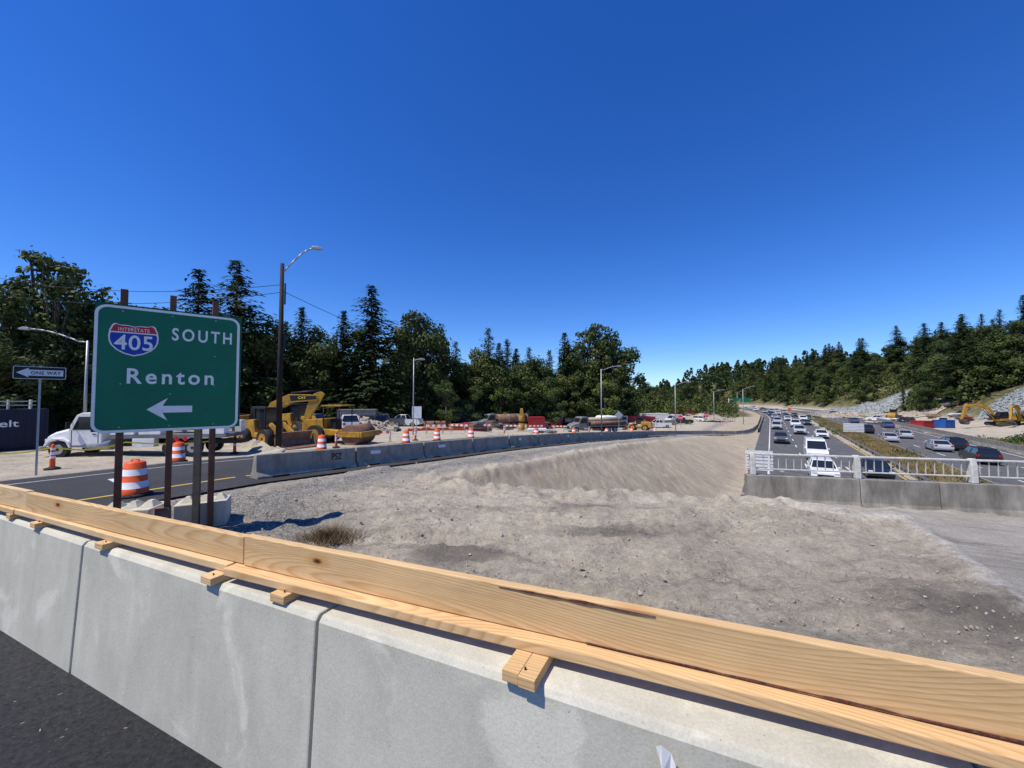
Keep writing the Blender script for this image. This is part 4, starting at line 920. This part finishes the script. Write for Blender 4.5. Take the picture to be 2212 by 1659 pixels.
def decid(seed,h=17.,rad_=5.,leaf=None,n_cl=26,open_=.0,low=.18,pk=.78):
    r=random.Random(seed); mb=MB(); tr=MB(); v=[];f=[]
    tr.cyl((0,0,-.5),(0,0,h*.5),.34,.2,8)
    for c_ in range(n_cl):
        a=r.uniform(0,6.283); u=r.random(); zz=h*(low+(.95-low)*u); env=rad_*math.sin(math.pi*min(1,max(.12,(u*pk+.2))))**.7; rr_=env*math.sqrt(r.random()); 
        cx_,cy_=rr_*math.cos(a),rr_*math.sin(a); R_=r.uniform(.6,1.7)*rad_/5*(.6 if open_>.3 else 1)
        tr.cyl((0,0,min(zz*.7,h*.5)),(cx_,cy_,zz),.10,.03,5)
        k=int(150*(R_**1.6)*(1-open_)/1.35)
        for _ in range(k):
            d_=Vector((r.gauss(0,1),r.gauss(0,1),r.gauss(0,.8))).normalized()*R_*r.uniform(.5,1.25); p=Vector((cx_,cy_,zz))+d_
            nrm=(d_+Vector((r.uniform(-1,1),r.uniform(-1,1),r.uniform(-.5,1.2)))*R_*.8).normalized(); t1=nrm.orthogonal().normalized(); t2=nrm.cross(t1); s=r.uniform(.12,.32)
            q1=p+t1*s; q2=p+t2*s*.7; q3=p-t1*s; q4=p-t2*s*.7; n=len(v); v+=[tuple(q1),tuple(q2),tuple(q3),tuple(q4)]; f.append((n,n+1,n+2,n+3))
    mb.add(v,f); return mb.mesh('crown',[leaf or m_dec],False),tr.mesh('trunk',[m_bark]),h
CON=[conifer(1,dens=13),conifer(2,24,4.8),conifer(3,24,6.6,13,.22),conifer(4,24,4.4,11,.2)]
DEC=[decid(11,n_cl=36),decid(12,17,4.6,n_cl=38),decid(13,17,5.4,m_dec,42),decid(14,17,4.2,m_lite,28),decid(15,17,4.4,m_dec,60,.35)]
def tree(pack,x,y,height,wide=1.0,zb=None,label=None):
    cr,tr,h=pack; isc=pack in CON; k=height/h
    o=bpy.data.objects.new('conifer_tree' if isc else 'broadleaf_tree',None); C.objects.link(o); o.empty_display_size=.3
    o.location=(x,y,(H(x,y) if zb is None else zb)-.1); o.rotation_euler=(R.uniform(-.03,.03),R.uniform(-.03,.03),R.uniform(0,6.28)); o.scale=(k*wide,k*wide,k)
    tag(o,label or ('dark green pointed conifer at the forest edge' if isc else 'leafy green broadleaf tree at the forest edge'),'tree','trees of the wooded edge')
    for nm,me_ in (('crown',cr),('trunk',tr)):
        c_=bpy.data.objects.new(nm,me_); C.objects.link(c_); c_.parent=o
def tE(a,Y,e,pack,wide=1.0):
    x=a*Y; z=H(x,Y); tree(pack,x,Y,1.75+Y*e-z,wide)
L_=[(-1.36,36,.30,'d'),(-1.30,40,.32,'o'),(-1.235,42,.395,'o'),(-1.19,40,.325,'o'),(-1.155,44,.365,'o'),(-1.09,46,.27,'d'),(-1.04,50,.26,'o'),(-.99,50,.24,'d'),(-.94,52,.25,'o'),(-.90,54,.24,'c'),(-.826,52,.345,'C'),(-.76,56,.25,'c'),(-.717,56,.36,'C'),(-.68,58,.24,'c'),(-.64,58,.21,'d'),(-.60,60,.205,'c'),(-.549,60,.24,'c'),(-.51,62,.185,'d'),(-.446,62,.232,'c'),(-.41,66,.18,'d'),(-.362,64,.295,'C'),(-.30,70,.185,'d'),(-.255,70,.235,'o'),(-.225,73,.215,'d'),(-.19,76,.15,'d'),(-.146,80,.15,'c'),(-.09,84,.13,'d'),(-.065,85,.185,'c'),(-.035,88,.145,'c'),(-.012,90,.157,'c'),(.01,92,.13,'c'),(.05,93,.135,'c'),(.075,95,.10,'d'),(.095,96,.127,'c'),(.135,95,.172,'c'),(.165,98,.14,'d'),(.195,100,.185,'o'),(.225,100,.20,'o'),(.258,101,.175,'d'),(.28,104,.12,'d'),(.29,106,.08,'c')]
for i,(a,Y,e,k_) in enumerate(L_):
    pk=CON[(1,3)[i%2]] if k_=='c' else (CON[(0,2)[i%2]] if k_=='C' else (DEC[4] if k_=='o' else DEC[i%3])); tE(a,Y,e,pk,1.35 if k_=='C' else (1.25 if k_=='c' else 1.0))
for i in range(46):
    t=i/45; a=-1.36+t*1.64; Y=34+ t*64+R.uniform(-2,3)
    e=.15-.095*t+R.uniform(-.03,.02); tE(a,Y,max(.03,e),DEC[R.randrange(3)] if R.random()<.8 else CON[R.randrange(4)],1.25)
for i in range(44):
    t=i/43; a=-1.36+t*1.64; Y=46+t*66+R.uniform(-2,3); e=.20-.115*t+R.uniform(-.03,.02); tE(a,Y,max(.05,e),R.choice(CON+DEC[:3]),1.3)
for a,Y,e in ((-.10,72,.035),(-.03,80,.03),(.11,86,.03),(.07,88,.045),(-.17,66,.05),(-.19,70,.07),(.30,100,.02),(.24,92,.05)): tE(a,Y,e,DEC[3],1.2)
for i in range(46):
    a=R.uniform(.27,.56); Y=R.uniform(150,260); e=.012+.012*R.random() if a>.30 else .03; tE(a,Y,e+ (0.02 if R.random()<.1 else 0),R.choice(CON+DEC[:3]),1.3)
tE(.456,165,.036,DEC[1],1.2); tE(.44,170,.026,DEC[0],1.2); tE(.475,172,.024,DEC[2],1.2)
for i in range(255):
    y=R.uniform(60,400); y=60+340*((y-60)/340)**1.15; tx=float(np.interp(y,TY,TX)); dd=R.random()**1.25*75+1; x=tx+dd
    a=x/y
    if a>1.5 or bare(x,y): continue
    ce=R.random()<.38
    hgt=R.uniform(12,19) if not ce else R.uniform(16,28)
    if dd<8: hgt*=.62
    tree(CON[R.randrange(4)] if ce else DEC[R.randrange(3)],x,y,hgt,1.2 if ce else 1.3)
def mass(name,label,pts,leaf,nper,size,seed):
    r=random.Random(seed); v=[];f=[]
    for (x,y,w,h) in pts:
        z0_=H(x,y)
        for _ in range(nper):
            u=r.random(); a=r.uniform(0,6.283); rr_=w*(1-u)**.6*r.uniform(.6,1.0); p=Vector((x+rr_*math.cos(a),y+rr_*math.sin(a),z0_+u*h))
            nrm=Vector((r.uniform(-1,1),r.uniform(-1,1),r.uniform(-.2,1))).normalized(); t1=nrm.orthogonal().normalized(); t2=nrm.cross(t1); s=size*r.uniform(.5,1.2)
            n=len(v); v+=[tuple(p+t1*s),tuple(p+t2*s),tuple(p-t1*s),tuple(p-t2*s)]; f.append((n,n+1,n+2,n+3))
    mb=MB(); mb.add(v,f); o=mb.obj(name,leaf,fix=False); tag(o,label,'woodland',kind='stuff'); return o
pts=[]
for i in range(260):
    x=R.uniform(60,420); y=R.uniform(420,620); pts.append((x,y,6,R.uniform(13,22)+ (8 if x>260 else 0)))
mass('woodland','distant dark wooded ridge on the horizon',pts,m_con,110,1.6,1)
pts=[]
for i in range(540):
    y=R.uniform(70,420); tx=float(np.interp(y,TY,TX)); x=tx+R.uniform(2,95)
    if bare(x,y): continue
    pts.append((x,y,4.2,R.uniform(5,10)))
mass('undergrowth','dense dark green undergrowth of the wooded hillside',pts,m_dec,110,.6,2)
pts=[]
for i in range(330):
    t=R.random(); a=-1.45+t*1.75; Y=36+t*68+R.uniform(0,18); pts.append((a*Y,Y,3.2,R.uniform(5,9)))
for i in range(160):
    a=R.uniform(.26,.57); Y=R.uniform(135,300); pts.append((a*Y,Y,5,R.uniform(5,8.5)))
mass('undergrowth','dense dark undergrowth below the trees',pts,m_dec,150,.45,3)
def bush_mesh(seed,leaf):
    r=random.Random(seed); v=[];f=[]
    for _ in range(700):
        d_=Vector((r.gauss(0,1),r.gauss(0,1),abs(r.gauss(0,.8)))).normalized(); d_*=r.uniform(.4,1.05)*(1+.6*noise.noise((d_.x*2,d_.y*2,seed))); p=Vector((d_.x,d_.y,d_.z*.9)); nrm=Vector((r.uniform(-1,1),r.uniform(-1,1),r.uniform(-.2,1))).normalized(); t1=nrm.orthogonal().normalized(); t2=nrm.cross(t1); s=r.uniform(.05,.12)
        n=len(v); v+=[tuple(p+t1*s),tuple(p+t2*s*.7),tuple(p-t1*s),tuple(p-t2*s*.7)]; f.append((n,n+1,n+2,n+3))
    mb=MB(); mb.add(v,f); return mb.mesh('foliage',[leaf],False)
BM=[bush_mesh(1,m_dec),bush_mesh(2,m_dec),bush_mesh(3,m_lite)]
def bush(x,y,z,s):
    o=bpy.data.objects.new('shrub',BM[R.randrange(3)]); C.objects.link(o); o.location=(x,y,z-.1); o.scale=(s,s,s*R.uniform(.7,1.1)); o.rotation_euler=(0,0,R.uniform(0,6)); tag(o,'rounded green shrub in dry grass','shrub','shrubs beside the motorway')
for i in range(34):
    s=34+i*4.2+R.uniform(-2,2); q=12+R.uniform(-1.4,1.4); x,y=xy(s,q); bush(x,y,H(x,y),R.uniform(.4,1.3))
for i in range(60):
    s=R.uniform(30,100); q=R.uniform(28,38); x,y=xy(s,q); bush(x,y,H(x,y),R.uniform(.9,2.0))
v=[];f=[]
for i in range(60000):
    s=R.uniform(24,150); q=R.uniform(10.6,14.2); x,y=xy(s,q)
    if R.random()<.2: s=R.uniform(30,100); q=R.uniform(27.5,40); x,y=xy(s,q)
    z=H(x,y); h=R.uniform(.25,.75); a=R.uniform(0,6.28); w=.09; n=len(v)
    v+=[(x-w*math.cos(a),y-w*math.sin(a),z),(x+w*math.cos(a),y+w*math.sin(a),z),(x+R.uniform(-.2,.2),y+R.uniform(-.2,.2),z+h)]; f.append((n,n+1,n+2))
mb=MB(); mb.add(v,f); tag(mb.obj('dry_grass',m_dry,fix=False),'dry straw-coloured grass on the median','grass',kind='stuff')
m_twig=mat('dead_twigs',(.20,.14,.08),(.12,.085,.05),20,.9)
v=[];f=[]
cx_,cy_=-3.55,7.55
for i in range(1500):
    a=R.uniform(0,6.28); r_=abs(R.gauss(0,.22)); x=cx_+r_*math.cos(a)*1.6; y=cy_+r_*math.sin(a); z=-1.0; h=R.uniform(.05,.34)*(1-min(.8,r_)); a2=R.uniform(0,6.28); n=len(v); w=.006
    v+=[(x-w,y,z),(x+w,y,z),(x+math.cos(a2)*h*.9,y+math.sin(a2)*h*.9,z+h)]; f.append((n,n+1,n+2))
mb=MB(); mb.add(v,f); o=mb.obj('dead_brush',m_twig,fix=False); tag(o,'small tangled tuft of dead brush in the dirt','brush',kind='stuff')
mb=MB()
for i in range(9000):
    if R.random()<.55: x=R.uniform(-6,10); y=R.uniform(3.2,12)
    else: s=R.uniform(2,34); q=R.uniform(-13.3,-9.5); x=.558*s+.83*q; y=.83*s-.558*q
    if y+.435*x-1.325<1.2 or (.222*x+.975*y>11.3 and .83*x-.558*y>-9): continue
    if x>6 and y<9.4 and x>6+ (y-4)*.5 and R.random()<.8: continue
    z=H(x,y)+rough(x,y); s=R.uniform(.010,.024) if R.random()<.98 else R.uniform(.03,.06)
    e=Matrix.Rotation(R.uniform(0,6),3,(R.random(),R.random(),R.random()+.01)); mb.box((x,y,z+s*.3),(s*1.3,s,s*.8),rot=e,top=(.6,.7))
tag(mb.obj('stones',mat('loose_stone',(.46,.41,.33),(.26,.235,.195),9,.9),fix=False),'loose stones scattered over the dirt','stones',kind='stuff')
# ------------------------------------------------------------------ light, sky, camera
az=Vector((-.883,-.470)); el=rad(60)
sd=Vector((az.x*math.cos(el),az.y*math.cos(el),math.sin(el)))
sun=bpy.data.lights.new('sun','SUN'); sun.energy=5.0; sun.angle=rad(.5); sun.color=(1,.945,.855)
so=bpy.data.objects.new('sun',sun); C.objects.link(so); so.rotation_euler=(-sd).to_track_quat('-Z','Y').to_euler()
w=bpy.data.worlds.new('World'); scn.world=w; w.use_nodes=True; n=w.node_tree; bg=n.nodes['Background']
sk=n.nodes.new('ShaderNodeTexSky'); sk.sky_type='NISHITA'; sk.sun_disc=False; sk.sun_elevation=el; sk.sun_rotation=math.atan2(az.x,az.y)%(2*math.pi)
sk.air_density=1.0; sk.dust_density=0.0; sk.ozone_density=4.5; sk.altitude=200
hs=n.nodes.new('ShaderNodeHueSaturation'); hs.inputs['Saturation'].default_value=1.28; hs.inputs['Hue'].default_value=.509; n.links.new(sk.outputs[0],hs.inputs['Color'])
tint=mixc(n,1.0,hs.outputs[0],(.76,.94,1.24),'MULTIPLY')
n.links.new(tint,bg.inputs[0]); bg.inputs[1].default_value=.130
cam=bpy.data.cameras.new('camera'); co=bpy.data.objects.new('camera',cam); C.objects.link(co); scn.camera=co
cam.sensor_width=36; cam.lens=831/2212*36; cam.clip_end=5000; cam.clip_start=.05
co.location=(0,0,1.75); co.rotation_euler=(rad(92),0,0)
scn.view_settings.view_transform='Standard'; scn.view_settings.look='None'; scn.view_settings.exposure=0
